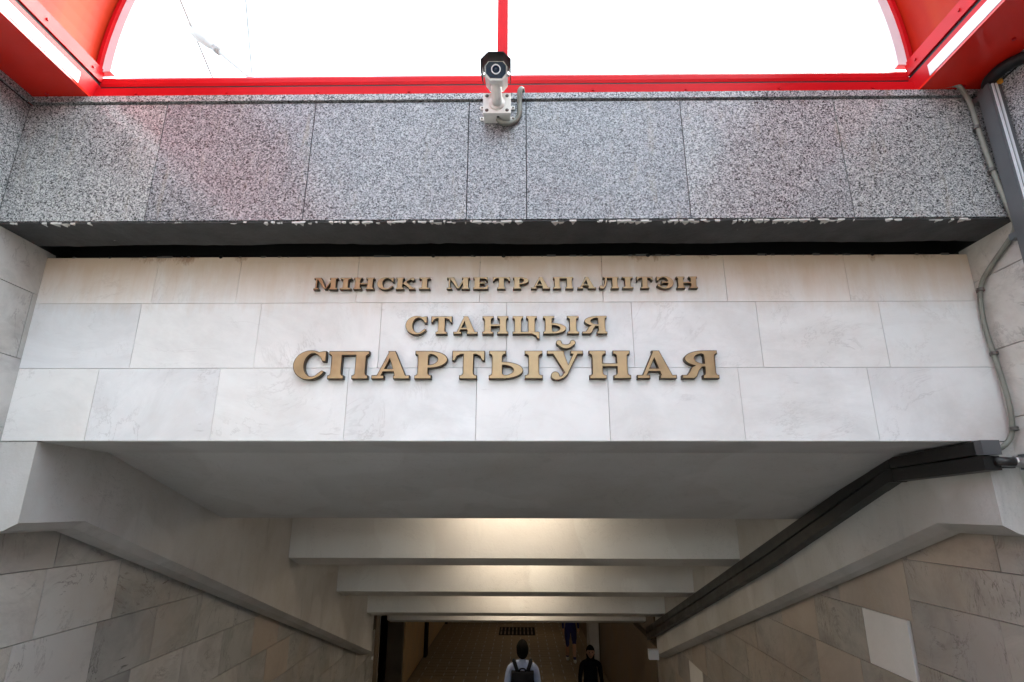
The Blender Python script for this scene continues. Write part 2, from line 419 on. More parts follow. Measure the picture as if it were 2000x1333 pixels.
su = bpy.data.objects.new('stairs_up', None); C.objects.link(su); tag(su, kind='structure')
n_u = 19; ru = (GZ + 1.6) / n_u; tu = 7.0 / n_u
me = None
for i in range(n_u):
    if me is None:
        bm = bmesh.new(); bm_box(bm, (OL + 0.005, -tu - 0.01, -0.35), (OR - 0.005, 0, 0))
        bmesh.ops.recalc_face_normals(bm, faces=bm.faces); me = bpy.data.meshes.new('step_up'); bm.to_mesh(me); bm.free(); me.materials.append(M['step_stone'])
    o = bpy.data.objects.new('step', me); C.objects.link(o); o.parent = su; o.location = (0, -1.2 - i * tu, -1.6 + (i + 1) * ru)
# floor of the underpass: base and rows of slabs
FZ = -4.4
box_o = box('underpass_floor', (-7, 11.5, FZ - 0.2), (4.2, 40, FZ - 0.006), 'mortar_light'); tag(box_o, kind='structure')
bm = bmesh.new(); yy = 11.6; row = 0
while yy < 34:
    xx = -6.0 - (row % 2) * 0.3
    while xx < 4.0:
        dz = 0.0
        bm_box(bm, (xx + 0.012, yy + 0.012, FZ - 0.02), (xx + 0.588, yy + 0.288, FZ + dz)); xx += 0.6
    yy += 0.3; row += 1
fl = finish('floor_tile', bm, 'floor_stone', box_o); fl['kind'] = 'stuff'

# ------------------------------------------------------------------ marble lintel with its slabs
lint = thing('marble_lintel', 'white marble clad lintel wall carrying the bronze station lettering', 'wall', (-0.1, 2.9, 0.3))
box('backing', (OL, 2.775, 0.325), (OR, 3.05, 1.285), 'mortar_light', lint)
GAP = 0.0011
def slab(name, parent, x0, x1, z0, z1, yf, th, mat, gap=GAP):
    j = random.uniform(-0.0008, 0.0008)
    return box(name, (x0 + gap, yf + j, z0 + gap), (x1 - gap, yf + th, z1 - gap), mat, parent, bevel=0.0012)
rows = [(1.020, 1.282, [-1.929, -1.484, -0.854, -0.209, 0.433, 1.074, 1.705]),
        (0.671, 1.020, [-1.976, -1.345, -0.715, -0.068, 0.576, 1.216, 1.841]),
        (0.307, 0.671, [-2.128, -1.51, -0.858, -0.215, 0.437, 1.086, 1.724])]
for z0, z1, js in rows:
    xs = [OL] + js + [OR]
    for a, b in zip(xs, xs[1:]): slab('marble_slab', lint, a, b, z0, z1, YF, 0.022, 'marble_front')
bm = bmesh.new()
for k in range(46):                                       # rough mortar bits left along the top edge
    x = random.uniform(OL + 0.03, OR - 0.03); s_ = random.uniform(0.003, 0.012)
    bm_box(bm, (x, YF - 0.004, 1.2785), (x + s_ * random.uniform(1, 5), YF + 0.02, 1.2825 + s_ * 0.6))
finish('mortar_crumb', bm, 'mortar_dark', lint)['kind'] = 'stuff'

# ------------------------------------------------------------------ granite parapet
par = thing('granite_parapet', 'speckled grey granite parapet beam spanning above the marble lintel', 'wall', (-0.1, 2.6, 1.3))
ZG0, ZG1 = 1.325, 1.998
box('core', (OL, 2.462, 1.330), (OR, 2.66, 2.02), 'mortar_dark', par)
gx = [OL, -1.817, -1.047, -0.256, 0.035, 0.820, 1.597, OR]
for a, b in zip(gx, gx[1:]): slab('granite_slab', par, a, b, ZG0, ZG1, YG, 0.03, 'granite', 0.0022)
cx = [OL, -1.30, 0.02, 1.25, OR]
for a, b in zip(cx, cx[1:]): slab('coping_slab', par, a, b, 2.006, 2.043, YG - 0.012, 0.26, 'granite', 0.001)
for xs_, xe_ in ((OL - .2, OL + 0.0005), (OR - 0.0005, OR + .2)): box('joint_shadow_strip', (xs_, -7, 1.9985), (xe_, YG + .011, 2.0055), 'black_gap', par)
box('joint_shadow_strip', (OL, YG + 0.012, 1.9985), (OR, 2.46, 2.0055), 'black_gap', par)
# concrete underside with a ragged rear edge
bm = bmesh.new(); top = []; bot = []
N = 120
for i in range(N + 1):
    x = OL + (OR - OL) * i / N
    yb = 2.672 + 0.006 * math.sin(i * 0.31) + 0.005 * math.sin(i * 0.093 + 1) + random.uniform(-0.0025, 0.0025)
    zb = 1.316 + random.uniform(-0.0015, 0.0015)
    bot.append((bm.verts.new((x, YG + 0.006, 1.318 + random.uniform(-0.002, 0.001))), bm.verts.new((x, (YG + yb) / 2, zb + 0.001)), bm.verts.new((x, yb, zb))))
    top.append((bm.verts.new((x, YG + 0.006, 1.3245)), bm.verts.new((x, yb + 0.012, 1.3295))))
for i in range(N):
    a, b = bot[i], bot[i + 1]; c, d = top[i], top[i + 1]
    bm.faces.new((a[0], b[0], b[1], a[1])); bm.faces.new((a[1], b[1], b[2], a[2]))
    bm.faces.new((a[2], b[2], d[1], c[1])); bm.faces.new((a[0], c[0], d[0], b[0])); bm.faces.new((c[0], c[1], d[1], d[0]))
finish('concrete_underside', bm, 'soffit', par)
bm = bmesh.new()
for k in range(170):                                      # torn render flakes along the bottom arris
    cxk = random.choice([-1.1, -0.75, -0.35, -0.05, 0.5, 0.75, 1.15, 1.4, 2.0, -2.35])
    x = random.gauss(cxk, 0.13)
    if x < OL + 0.05 or x > OR - 0.1: continue
    s_ = random.uniform(0.003, 0.021); t_ = random.uniform(0.002, 0.013); y0 = YG + random.uniform(-0.001, 0.012)
    poly = [(x - s_, y0), (x + s_ * 0.8, y0 - 0.0015), (x + s_ * random.uniform(.3, 1), y0 + t_), (x + s_ * random.uniform(-.4, .3), y0 + t_ * random.uniform(1, 3.2)), (x - s_ * .8, y0 + t_ * .6)]
    bm_prism(bm, poly, 1.3135 + random.uniform(-0.001, 0.0005), 1.3215, lambda u, v, d: (u, v, d))
finish('render_flake', bm, 'plaster', par)['kind'] = 'stuff'
# deep slot between parapet and lintel, its shade painted as black faces
sl = thing('waterproofing_slot', 'black bitumen lined slot between granite parapet and marble lintel', 'slot', (-0.1, 2.7, 1.4))
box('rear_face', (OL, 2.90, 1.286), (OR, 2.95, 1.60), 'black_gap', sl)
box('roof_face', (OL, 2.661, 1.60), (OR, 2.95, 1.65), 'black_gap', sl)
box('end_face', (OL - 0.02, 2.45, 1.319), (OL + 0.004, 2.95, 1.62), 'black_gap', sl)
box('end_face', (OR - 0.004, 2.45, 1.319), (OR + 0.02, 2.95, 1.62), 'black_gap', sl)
bm = bmesh.new()
for x in (-0.46, -0.24, -0.085, 0.68, 1.30, 1.86, -1.6, -2.2):
    bmesh.ops.create_icosphere(bm, subdivisions=1, radius=random.uniform(0.008, 0.016), matrix=Matrix.Translation((x, YF + 0.004, 1.284)))
finish('bitumen_drip', bm, 'black_gap', sl)['kind'] = 'stuff'

# ------------------------------------------------------------------ side walls
def z_ledge(yv): return -0.128 if yv < 3.22 else -0.128 - SL * (yv - 3.22)
def side_wall(name, label, X, sgn, rows, mat, special, uprows):
    t = thing(name, label, 'wall', (X, 2.0, -1.6))
    outer = X + sgn * 0.30
    a, b = sorted((X + sgn * 0.024, outer))
    box('core', (a, -8.2, -4.6), (b, 10.88, 2.02), 'mortar_dark', t)
    # granite band at the top, marble below
    ys = [-7.0 + 0.79 * k for k in range(0, 12)] + [2.43]
    ys = [v for v in ys if v <= 2.0] + [2.43]
    for q0, q1 in zip(ys, ys[1:]):
        a, b = sorted((X, X + sgn * 0.022))
        box('granite_slab', (a, q0 + .002, 1.327), (b, q1 - .002, 1.998), 'granite', t, bevel=0.001)
        a, b = sorted((X - sgn * 0.012, X + sgn * 0.26))
        box('coping_slab', (a, q0 + .001, 2.006), (b, q1 - (.014 if q1 == 2.43 else .001), 2.043), 'granite', t, bevel=0.001)
    for (z0, z1, js) in uprows:
        for q0, q1 in zip(js, js[1:]):
            a, b = sorted((X + random.uniform(-.0008, .0008), X + sgn * 0.022))
            box('marble_slab', (a, q0 + .0018, z0 + .0018), (b, q1 - .0018, z1 - .0018), 'marble_upper', t, bevel=0.001)
    for (z0, z1, js) in rows:
        for q0, q1 in zip(js, js[1:]):
            if q0 > 2.76 and z0 > z_ledge(q0) + 0.02: continue
            mm = special(q0, q1, z0, z1) or mat
            a, b = sorted((X + random.uniform(-.0012, .0012), X + sgn * 0.022))
            box('marble_slab', (a, q0 + .002, z0 + .002), (b, q1 - .002, z1 - .002), mm, t, bevel=0.001)
    return t
def joints(y0, y1, anchor, wd):
    v = anchor
    while v > y0: v -= wd
    out = [y0]; v += wd
    while v < y1:
        if v - y0 > 0.02: out.append(v)
        v += wd
    return out + [y1]
lr = []; z = 0.027
anch = [3.26, 3.22, 3.695, 4.10, 3.9, 4.25, 3.8]
k = 0
while z > -4.5:
    z0 = max(z - 0.347, -4.5)
    js = joints(-1.2, 10.88, anch[k % len(anch)], 0.59)
    if k == 3: js = joints(-1.2, 10.88, 4.10, 0.60)
    lr.append((z0, z, js)); z -= 0.347; k += 1
def spL(q0, q1, z0, z1):
    if abs(z1 + 1.014) < 0.02 and 4.05 < q0 < 4.9: return 'marble_upper'
    h = (int(q0 * 7.3) * 31 + int(z1 * 9.1) * 17) % 11
    return {3: 'marble_tan', 5: 'marble_upper', 8: 'marble_upper'}.get(h)
upL = [(1.068, 1.318, joints(-7, 2.80, 2.30, 0.62)), (0.721, 1.068, joints(-7, 2.80, 2.10, 0.62)), (0.374, 0.721, joints(-7, 2.80, 2.33, 0.62)), (0.027, 0.374, joints(-7, 2.80, 2.1, 0.62))]
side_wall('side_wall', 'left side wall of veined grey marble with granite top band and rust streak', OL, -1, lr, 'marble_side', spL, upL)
rr_ = []
rr_.append((-0.301, 0.050, joints(-1.2, 10.88, 3.70, 0.70)))
rr_.append((-0.530, -0.301, [-1.2, 1.3, 2.52, 3.745]))
rr_.append((-0.655, -0.301, [3.745, 4.55, 5.2, 5.9, 6.6]))
rr_.append((-0.880, -0.530, [-1.2, 1.5, 2.4, 3.08, 3.78]))
rr_.append((-1.000, -0.655, [3.81, 4.28, 4.95, 5.6, 6.2, 6.9, 7.6]))
rr_.append((-1.230, -0.880, [-1.2, 1.5, 2.7, 3.30, 3.78]))
rr_.append((-1.345, -1.000, [3.78, 4.40, 5.02, 5.64, 6.26, 6.9, 7.5, 8.1]))
z = -1.345; k = 0
while z > -4.5:
    z0 = max(z - 0.347, -4.5); rr_.append((z0, z, joints(3.78, 10.88, 4.1 + 0.21 * (k % 3), 0.62))); z -= 0.347; k += 1
rr_.append((-1.6, -1.23, [-1.2, 1, 2, 3, 3.78]))
def spR(q0, q1, z0, z1):
    if abs(z0 + 1.0) < .01 and abs(q0 - 3.81) < .02: return 'marble_light'
    if abs(z0 + 0.655) < .01 and abs(q0 - 3.745) < .02: return 'marble_tan'
    if 7.7 < q0 < 8.8 and abs(z1 + 2.039) < 0.02: return 'marble_light'
    h = (int(q0 * 5.1) * 13 + int(z1 * 8.7) * 7) % 12
    return {2: 'marble_tan', 7: 'marble_side'}.get(h)
upR = [(1.120, 1.318, joints(-7, 2.80, 2.42, 0.62)), (0.752, 1.120, joints(-7, 2.80, 2.2, 0.62)), (0.417, 0.752, joints(-7, 2.80, 2.45, 0.62)), (0.055, 0.417, joints(-7, 2.80, 2.2, 0.62))]
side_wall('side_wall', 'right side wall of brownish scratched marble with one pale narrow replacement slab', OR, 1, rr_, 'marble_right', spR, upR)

# ------------------------------------------------------------------ plaster sides (stringers) of the descending ceiling
def stringer(label, X, O, sgn, yend):
    t = thing('plaster_side', label, 'wall', (X, YF, -0.07))
    Y0 = YF + 0.004
    out = O + sgn * 0.0
    # inner face polygon: bottom edge flat then sloping, top follows well above the ceiling
    zb = lambda v, off=0.0: (-0.076 - off) if v < 3.18 else (-0.076 - off - SL * (v - 3.18))
    poly = [(Y0, -0.076), (3.18, -0.076), (yend, zb(yend)), (yend, zb(yend) + 0.9), (5.2, 0.75), (Y0, 0.3235), ]
    poly = [(Y0, 0.3045), (Y0, -0.076), (3.18, -0.076), (yend, zb(yend)), (yend, 0.9), (Y0 + 0.02, 0.9), (Y0 + 0.02, 0.3045)]
    a, b = X, O - sgn * 0.012
    # face, with the front jamb and two bevels beneath turning out to the marble
    bm = bmesh.new()
    prof = [(a, 0.0), (a + sgn * 0.055, -0.030), (a + sgn * 0.062, -0.034), (O - sgn * 0.028, -0.050), (O - sgn * 0.026, -0.0)]
    ys = [Y0, 3.18, yend]; rings = []
    for v in ys:
        rings.append([bm.verts.new((px, v, zb(v) + pz)) for px, pz in prof])
    for A, B in zip(rings, rings[1:]):
        for i in range(len(prof)): bm.faces.new((A[i], A[(i + 1) % len(prof)], B[(i + 1) % len(prof)], B[i]))
    bm.faces.new(rings[0]); bm.faces.new(rings[-1])
    finish('bevelled_ledge', bm, 'plaster', t)
    lo, hi = sorted((a, O - sgn * 0.0002))
    bm = bmesh.new(); bm_prism(bm, [(Y0, -0.0758), (3.18, -0.0758), (yend, zb(yend) + 0.0002), (yend, 1.0), (3.10, 1.0), (3.06, 0.3045), (Y0, 0.3045)], lo, hi, YZ)
    finish('plaster_face', bm, 'plaster', t, bevel=0.002)
    return t
stringer('left plaster strip wall sloping down beneath the ceiling beams', XL, OL, -1, 9.95)
stringer('right plaster strip wall sloping down under the black trunking', XR, OR, 1, 10.2)

# level ledge and wall continuing at the foot of the right stair wall
t = thing('underpass_wall', 'brown stone wall of the underpass to the right, level ledge on top', 'wall', (2.35, 12, FZ))
box('ledge', (XR, 10.202, -2.30), (OR + .1, 22, -2.19), 'brown_wall', t, bevel=0.004)
box('wall_face', (OR - 0.02, 10.90, FZ), (OR + 0.15, 22, -1.5), 'brown_wall', t)
box('wall_face', (2.02, 18.3, FZ), (2.30, 19.0, -1.5), 'plaster_grey', t)
box('wall_face', (2.305, 18.6, FZ), (2.345, 34, -1.5), 'brown_wall', t)
# left: a passage opens after the stair, then wall with beige panels
t = thing('underpass_panel_wall', 'dark underpass wall with tall beige panels beyond the left opening', 'wall', (-2.9, 20, FZ))
box('wall_face', (-3.35, 15.7, FZ), (-2.96, 36, -1.7), 'brown_wall', t)
for q0, q1 in ((15.85, 19.0), (19.75, 24.2), (24.9, 29.0)):
    box('beige_panel', (-2.965, q0, FZ + 0.10), (-2.93, q1, -1.9), 'beige_panel', t, bevel=0.004)
for q0 in (19.2, 24.4): box('pilaster', (-2.965, q0, FZ), (-2.88, q0 + 0.35, -1.7), 'cloth_black', t)
t = thing('passage_end_wall', 'unlit dark end wall of the underpass passage behind the walkers', 'wall', (0, 36, FZ))
box('wall_face', (-7, 36, FZ), (4, 36.3, -1.4), 'brown_wall', t)
box('wall_face', (-4.2, 11.21, FZ), (-4.0, 36, -1.4), 'brown_wall', t)
t = thing('passage_corner_pillar', 'brown stone corner pillar where the left stair wall ends', 'pillar', (-2.5, 11, FZ))
box('stone_face', (-2.9, 10.885, FZ), (OL + 0.01, 11.2, -1.5), 'brown_wall', t)
box('steel_edge', (OL + 0.011, 11.15, FZ), (OL + 0.02, 11.19, -1.6), 'steel', t)
tag(box('underpass_ceiling', (-7, 11.25, -1.72), (4, 36.3, -1.5), 'plaster_grey'), kind='structure')

# ------------------------------------------------------------------ stepped ceiling of the stair tunnel
ce = thing('tunnel_ceiling', 'stepped white plaster ceiling with cross beams descending over the stairs', 'ceiling', (0, 5, 0.3))
# first soffit: short level part, then sloping down
prism('soffit', [(YF + 0.026, 0.3055), (3.25, 0.2965), (4.65, -0.083), (4.65, 0.9), (3.06, 0.9), (3.056, 0.3225), (YF + 0.026, 0.3225)], XL + 0.001, XR - 0.001, YZ, 'plaster_grey', ce, bevel=0.003)
beams = [(6.10, -0.495), (7.82, -1.035), (9.46, -1.550), (10.95, -1.915)]
slab_poly = [(4.652, 0.62), (4.652, 0.42), (11.25, 0.42 - SL * 6.6), (11.25, 0.62 - SL * 6.6)]
prism('roof_slab', slab_poly, XL + 0.001, XR - 0.001, YZ, 'plaster_beam', ce)
for i, (yb, zb) in enumerate(beams):
    th = 0.33 if i < 3 else 0.28
    top = 0.425 - SL * (yb - 4.65)
    prism('ceiling_beam', [(yb, zb), (yb + th, zb - SL * th * 0.95), (yb + th, top - SL * th), (yb, top)], XL + 0.002, XR - 0.002, YZ, 'plaster_beam', ce, bevel=0.004)
# ceiling lamps tucked between the beams
LAMPS = [(5.62, 0), (7.34, 0.0), (8.98, 0.0), (10.48, 0.0)]
for i, (yl, _) in enumerate(LAMPS):
    zt = 0.42 - SL * (yl - 4.65)
    t = thing('ceiling_lamp', ['warm ceiling lamp between the sloping soffit and the first beam', 'warm ceiling lamp between the first and second beams',
              'warm ceiling lamp between the second and third beams', 'warm ceiling lamp between the third and lowest beams'][i], 'lamp', (-0.05, yl, zt), 'lamps hidden between the ceiling beams')
    box('lamp_base', (-0.67, yl - 0.08, zt - 0.05), (0.57, yl + 0.08, zt + 0.02), 'white_plastic', t, bevel=0.004)
    bm = bmesh.new(); bm_tube(bm, [(-0.65, yl, zt - 0.075), (0.55, yl, zt - 0.075)], 0.03, 12)
    finish('diffuser', bm, 'lamp_on', t, smooth=True)

for i, (xl, yl) in enumerate(((0.0, 15.5), (0.0, 22.5))):  # unseen fill lamps, added to lift the dark underpass floor
    t = thing('passage_lamp', ['dim warm lamp on the underpass ceiling just beyond the stairs', 'dim warm lamp deeper along the underpass ceiling'][i], 'lamp', (xl, yl, -1.75), group='underpass ceiling lamps')
    box('lamp_base', (xl - 0.62, yl - 0.09, -1.75), (xl + 0.62, yl + 0.09, -1.721), 'white_plastic', t)
    bm = bmesh.new(); bm_tube(bm, [(xl - 0.6, yl, -1.785), (xl + 0.6, yl, -1.785)], 0.033, 12); finish('diffuser', bm, 'lamp_dim', t, smooth=True)

# ------------------------------------------------------------------ bronze lettering
TH = 0.135; S = 0.36
def rect(x0, y0, x1, y1): return [(x0, y0), (x1, y0), (x1, y1), (x0, y1)]
def arc(cx, cy, rx, ry, a0, a1, n=20):
    return [(cx + rx * math.cos(R(a0 + (a1 - a0) * i / n)), cy + ry * math.sin(R(a0 + (a1 - a0) * i / n))) for i in range(n + 1)]
def disc(cx, cy, rr, n=16): return arc(cx, cy, rr, rr, 0, 360 - 360 / n, n - 1)
def serif_stem(xl, s=None, e=0.12, top=True, bot=True, el=None, er=None):
    s = S if s is None else s
    el = e if el is None else el; er = e if er is None else er
    out = [rect(xl, 0, xl + s, 1)]
    for on, y0, y1, yb in ((bot, 0, TH, TH + 0.06), (top, 1 - TH, 1, 1 - TH - 0.06)):
        if on:
            out.append(rect(xl - el, y0, xl + s + er, y1))
            ym = TH if on and y0 == 0 else 1 - TH
            out.append([(xl - el * 0.5, ym), (xl + 0.001, ym), (xl + 0.001, yb)] if y0 == 0 else [(xl - el * 0.5, ym), (xl + 0.001, yb), (xl + 0.001, ym)])
            out.append([(xl + s + er * 0.5, ym), (xl + s - 0.001, yb), (xl + s - 0.001, ym)] if y0 == 0 else [(xl + s + er * 0.5, ym), (xl + s - 0.001, ym), (xl + s - 0.001, yb)])
    return out
def glyph(ch, w):
    P = []
    if ch == 'І': return serif_stem((w - S) / 2, e=(w - S) / 2)
    if ch == 'П':
        P = serif_stem(0.10, e=0.10, top=False) + serif_stem(w - 0.10 - S, e=0.10, top=False)
        P += [rect(0, 1 - TH, w, 1), rect(0.1, 1 - 0.16, w - 0.1, 1)]
        P += [[(0.04, 1 - TH), (0.101, 1 - TH - 0.06), (0.101, 1 - TH)], [(w - 0.04, 1 - TH), (w - 0.101, 1 - TH), (w - 0.101, 1 - TH - 0.06)]]
    if ch == 'Н':
        m = (w - 0.2 - 2 * S) / 2 - 0.02; m = min(0.12, m)
        P = serif_stem(0.10, el=0.10, er=m) + serif_stem(w - 0.10 - S, el=m, er=0.10) + [rect(0.2, 0.42, w - 0.2, 0.55)]
    if ch == 'Т':
        P = serif_stem(w / 2 - S / 2, top=False) + [rect(0, 1 - TH, w, 1), [(0, 1 - TH), (0, 0.64), (0.09, 0.64), (0.17, 0.80), (0.30, 1 - TH)], [(w, 1 - TH), (w - 0.30, 1 - TH), (w - 0.17, 0.80), (w - 0.09, 0.64), (w, 0.64)]]
    if ch == 'А':
        sw = S + 0.04
        P = [[(w - 0.09 - sw, 0.02), (w - 0.09, 0.02), (w * 0.5 + 0.13, 1.0), (w * 0.5 - 0.13, 1.0), (w * 0.5 - 0.10, 0.86)],
             [(0.13, 0.02), (0.30, 0.02), (w * 0.5 + 0.0, 0.84), (w * 0.5 - 0.09, 0.98)],
             rect(w * 0.28, 0.25, w * 0.66, 0.37), rect(0, 0, 0.44, TH), rect(w - sw - 0.16, 0, w, TH)]
    if ch == 'М':
        P = [rect(0.13, 0, 0.27, 1), rect(0, 0, 0.42, TH), rect(0, 1 - TH, 0.5, 1),
             rect(w - 0.12 - S, 0, w - 0.12, 1), rect(w - 0.24 - S, 0, w, TH), rect(w - 0.30 - S * 0.8, 1 - TH, w, 1),
             [(0.16, 1), (0.56, 1), (w * 0.5 + 0.10, 0.04), (w * 0.5 - 0.09, 0.04)], [(w * 0.5 - 0.06, 0.04), (w * 0.5 + 0.08, 0.04), (w - 0.30, 1), (w - 0.44, 1)]]
    if ch in 'СЭ':
        o = arc(w * 0.52, 0.5, w * 0.52, 0.53, 48, 322, 36); i_ = arc(w * 0.60, 0.5, w * 0.60 - S - 0.02, 0.405, 312, 58, 30)
        P = [o + [(w * 0.98, 0.27), (w * 0.90, 0.31)] + i_]
        P += [[(w - 0.10, 1.0), (w, 1.0), (w, 0.62), (w - 0.13, 0.62), (w - 0.20, 0.76), (w - 0.34, 0.88), (w - 0.26, 0.97)]]
        if ch == 'Э':
            P += [rect(0.2, 0.44, w * 0.72, 0.57), rect(w * 0.66, 0.37, w * 0.72, 0.64), disc(w - 0.15, 0.27, 0.13)]
            P = [[(w - a, b) for a, b in reversed(q)] for q in P]
    if ch == 'Е':
        P = serif_stem(0.10, e=0.10) + [rect(0.2, 1 - TH, w - 0.04, 1), rect(0.2, 0, w, TH), rect(0.3, 0.44, w - 0.26, 0.56), rect(w - 0.34, 0.36, w - 0.26, 0.64),
             [(w - 0.04, 1 - TH), (w - 0.30, 1 - TH), (w - 0.16, 0.80), (w - 0.11, 0.68), (w - 0.04, 0.68)], [(w, TH), (w, 0.36), (w - 0.08, 0.36), (w - 0.14, 0.22), (w - 0.30, TH)]]
    if ch == 'К':
        P = serif_stem(0.10, e=0.11) + [[(0.40, 0.44), (0.55, 0.42), (w - 0.28, 0.88), (w - 0.34, 0.98), (w - 0.46, 0.90)], disc(w - 0.21, 0.85, 0.15),
             [(0.50, 0.50), (0.78, 0.66), (w - 0.06, 0.06), (w - 0.40, 0.06)], rect(w - 0.50, 0, w, TH)]
    if ch == 'Р':
        xb = 0.10 + S
        o = arc(xb + 0.02, 0.69, w - xb - 0.02, 0.31, 90, -90, 24); i_ = arc(xb + 0.02, 0.69, w - xb - 0.02 - S * 0.95, 0.18, -90, 90, 18)
        P = serif_stem(0.10, e=0.10, el=0.10, er=0.12) + [[(xb - 0.1, 1.0)] + o + [(xb - 0.1, 0.38), (xb - 0.1, 0.51)] + i_ + [(xb - 0.1, 0.87)]]
    if ch == 'Ь':
        xb = 0.10 + S
        o = arc(xb + 0.02, 0.305, w - xb - 0.02, 0.305, 90, -90, 24); i_ = arc(xb + 0.02, 0.305, w - xb - 0.02 - S * 0.92, 0.17, -90, 90, 18)
        P = serif_stem(0.10, e=0.10, er=0.12) + [[(xb - 0.1, 0.61)] + o + [(xb - 0.1, 0.0), (xb - 0.1, 0.135)] + i_ + [(xb - 0.1, 0.475)]]
    if ch == 'Ы':
        wi = 0.62; P = glyph('Ь', w - wi - 0.05) + [[(a + w - wi, b) for a, b in q] for q in glyph('І', wi)]
    if ch == 'Я':
        xs = w - 0.10 - S
        o = arc(xs - 0.0, 0.705, xs - 0.12, 0.295, 90, 270, 24); i_ = arc(xs - 0.0, 0.705, xs - 0.12 - S * 0.95, 0.17, 270, 90, 18)
        P = serif_stem(xs, e=0.10, el=0.08) + [[(xs + 0.1, 1.0)] + o + [(xs + 0.1, 0.41), (xs + 0.1, 0.535)] + i_ + [(xs + 0.1, 0.875)],
             [(0.10, TH * 0.4), (0.36, 0.0), (0.50, 0.06), (0.60, 0.28), (0.72, 0.42), (0.50, 0.46), (0.36, 0.42), (0.26, 0.24)], rect(0, 0, 0.44, TH)]
    if ch == 'Л':
        P = serif_stem(w - 0.10 - S, e=0.10, top=True) + [rect(0.34, 1 - TH, w, 1), [(0.46, 1 - TH - 0.0), (0.64, 1 - TH), (0.60, 0.5), (0.50, 0.16), (0.36, 0.0), (0.20, -0.02), (0.26, 0.10), (0.36, 0.24), (0.43, 0.52)], disc(0.16, 0.14, 0.15)]
    if ch == 'Ц':
        P = serif_stem(0.10, e=0.10, bot=False, er=0.09) + serif_stem(w - 0.24 - S, e=0.10, bot=False, el=0.09)
        P += [rect(0, 0, w - 0.06, TH), [(w - 0.42, TH * 0.9), (w - 0.42, 0.0), (w - 0.20, -0.10), (w - 0.12, -0.26), (w, -0.26), (w, TH * 0.9)]]
    if ch in 'ЎУ':
        P = [[(0.13, 1), (0.56, 1), (w * 0.62, 0.36), (w * 0.50, 0.16)], [(w - 0.30, 1), (w - 0.12, 1), (w * 0.56, 0.14), (w * 0.46, 0.02), (w * 0.32, -0.05), (w * 0.22, -0.04), (w * 0.26, 0.10), (w * 0.38, 0.10), (w * 0.48, 0.24)],
             rect(0, 1 - TH, 0.60, 1), rect(w - 0.44, 1 - TH, w, 1), disc(w * 0.22, 0.11, 0.155)]
        if ch == 'Ў':
            cxm = w * 0.53
            ro = arc(cxm, 1.36, 0.32, 0.30, 200, 340, 16); ri = arc(cxm, 1.36, 0.20, 0.13, 340, 200, 16)
            P += [ro + ri, disc(cxm - 0.24, 1.285, 0.105), disc(cxm + 0.24, 1.285, 0.105)]
    return P
def ccw(q):
    a = sum(q[i][0] * q[(i + 1) % len(q)][1] - q[(i + 1) % len(q)][0] * q[i][1] for i in range(len(q)))
    return q if a > 0 else q[::-1]
def letter(ch, x0, x1, z0, z1, yf, yb, parent):
    global S
    S = 0.42 if z1 - z0 < 0.08 else 0.37
    h = z1 - z0; wd = (x1 - x0) / h
    polys = [ccw(q) for q in glyph(ch, wd)]
    vs = []; fs = []
    for q in polys:
        fs.append(list(range(len(vs), len(vs) + len(q)))); vs += [Vector(v) for v in q]
    res = delaunay_2d_cdt(vs, [], fs, 0, 1e-4, True)
    V, F, OF = res[0], res[2], res[5]
    keep = [f for f, o in zip(F, OF) if len(o)]
    tri = [tuple(f) for f in keep]
    cnt = {}
    for f in tri:
        a2 = sum(V[f[i]].x * V[f[(i + 1) % len(f)]].y - V[f[(i + 1) % len(f)]].x * V[f[i]].y for i in range(len(f)))
        f = f if a2 > 0 else f[::-1]
        for i in range(len(f)): cnt[(f[i], f[(i + 1) % len(f)])] = f
    bnd = [e for e in cnt if (e[1], e[0]) not in cnt]          # outline edges, inside on the left
    off = {}
    for a, b in bnd:
        d = (V[b] - V[a])
        if d.length < 1e-7: continue
        d.normalize(); nn = Vector((-d.y, d.x))
        off.setdefault(a, []).append(nn); off.setdefault(b, []).append(nn)
    tin = min(0.0034, h * 0.026) / h
    bm = bmesh.new(); fr = []; P3 = lambda q, yy: (x0 + q.x * h, yy, z0 + q.y * h)
    for i, v in enumerate(V):
        q = Vector((v.x, v.y))
        if i in off:
            m_ = sum(off[i], Vector((0, 0)))
            if m_.length > 1e-4:
                m_.normalize(); q = q + m_ * (tin / max(0.55, m_.dot(off[i][0])))
        fr.append(bm.verts.new(P3(q, yf)))
    for f in tri:
        a2 = sum(V[f[i]].x * V[f[(i + 1) % len(f)]].y - V[f[(i + 1) % len(f)]].x * V[f[i]].y for i in range(len(f)))
        f = f if a2 > 0 else f[::-1]
        try: bm.faces.new([fr[i] for i in f]).material_index = 0
        except ValueError: pass
    o1 = {i: bm.verts.new(P3(V[i], yf + 0.0025)) for i in off}; o2 = {i: bm.verts.new(P3(V[i], yb)) for i in off}
    for a, b in bnd:
        for r0, r1 in ((fr, o1), (o1, o2)):
            try: bm.faces.new((r0[b], r0[a], r1[a], r1[b])).material_index = 1
            except ValueError: pass
    for v in [v for v in bm.verts if not v.link_faces]: bm.verts.remove(v)
    me = bpy.data.meshes.new('letter'); bm.to_mesh(me); bm.free()
    o = link('letter', me, ['bronze', 'bronze_dark'], parent)
    o['label'] = 'bronze letter ' + ch
    return o
L1 = [(-1.072, -0.948), (-0.935, -0.876), (-0.864, -0.757), (-0.742, -0.655), (-0.643, -0.542), (-0.523, -0.465), (-0.378, -0.258), (-0.241, -0.163), (-0.139, -0.050), (-0.034, 0.048), (0.059, 0.159), (0.174, 0.279), (0.300, 0.396), (0.411, 0.514), (0.531, 0.588), (0.606, 0.690), (0.709, 0.797), (0.812, 0.919)]
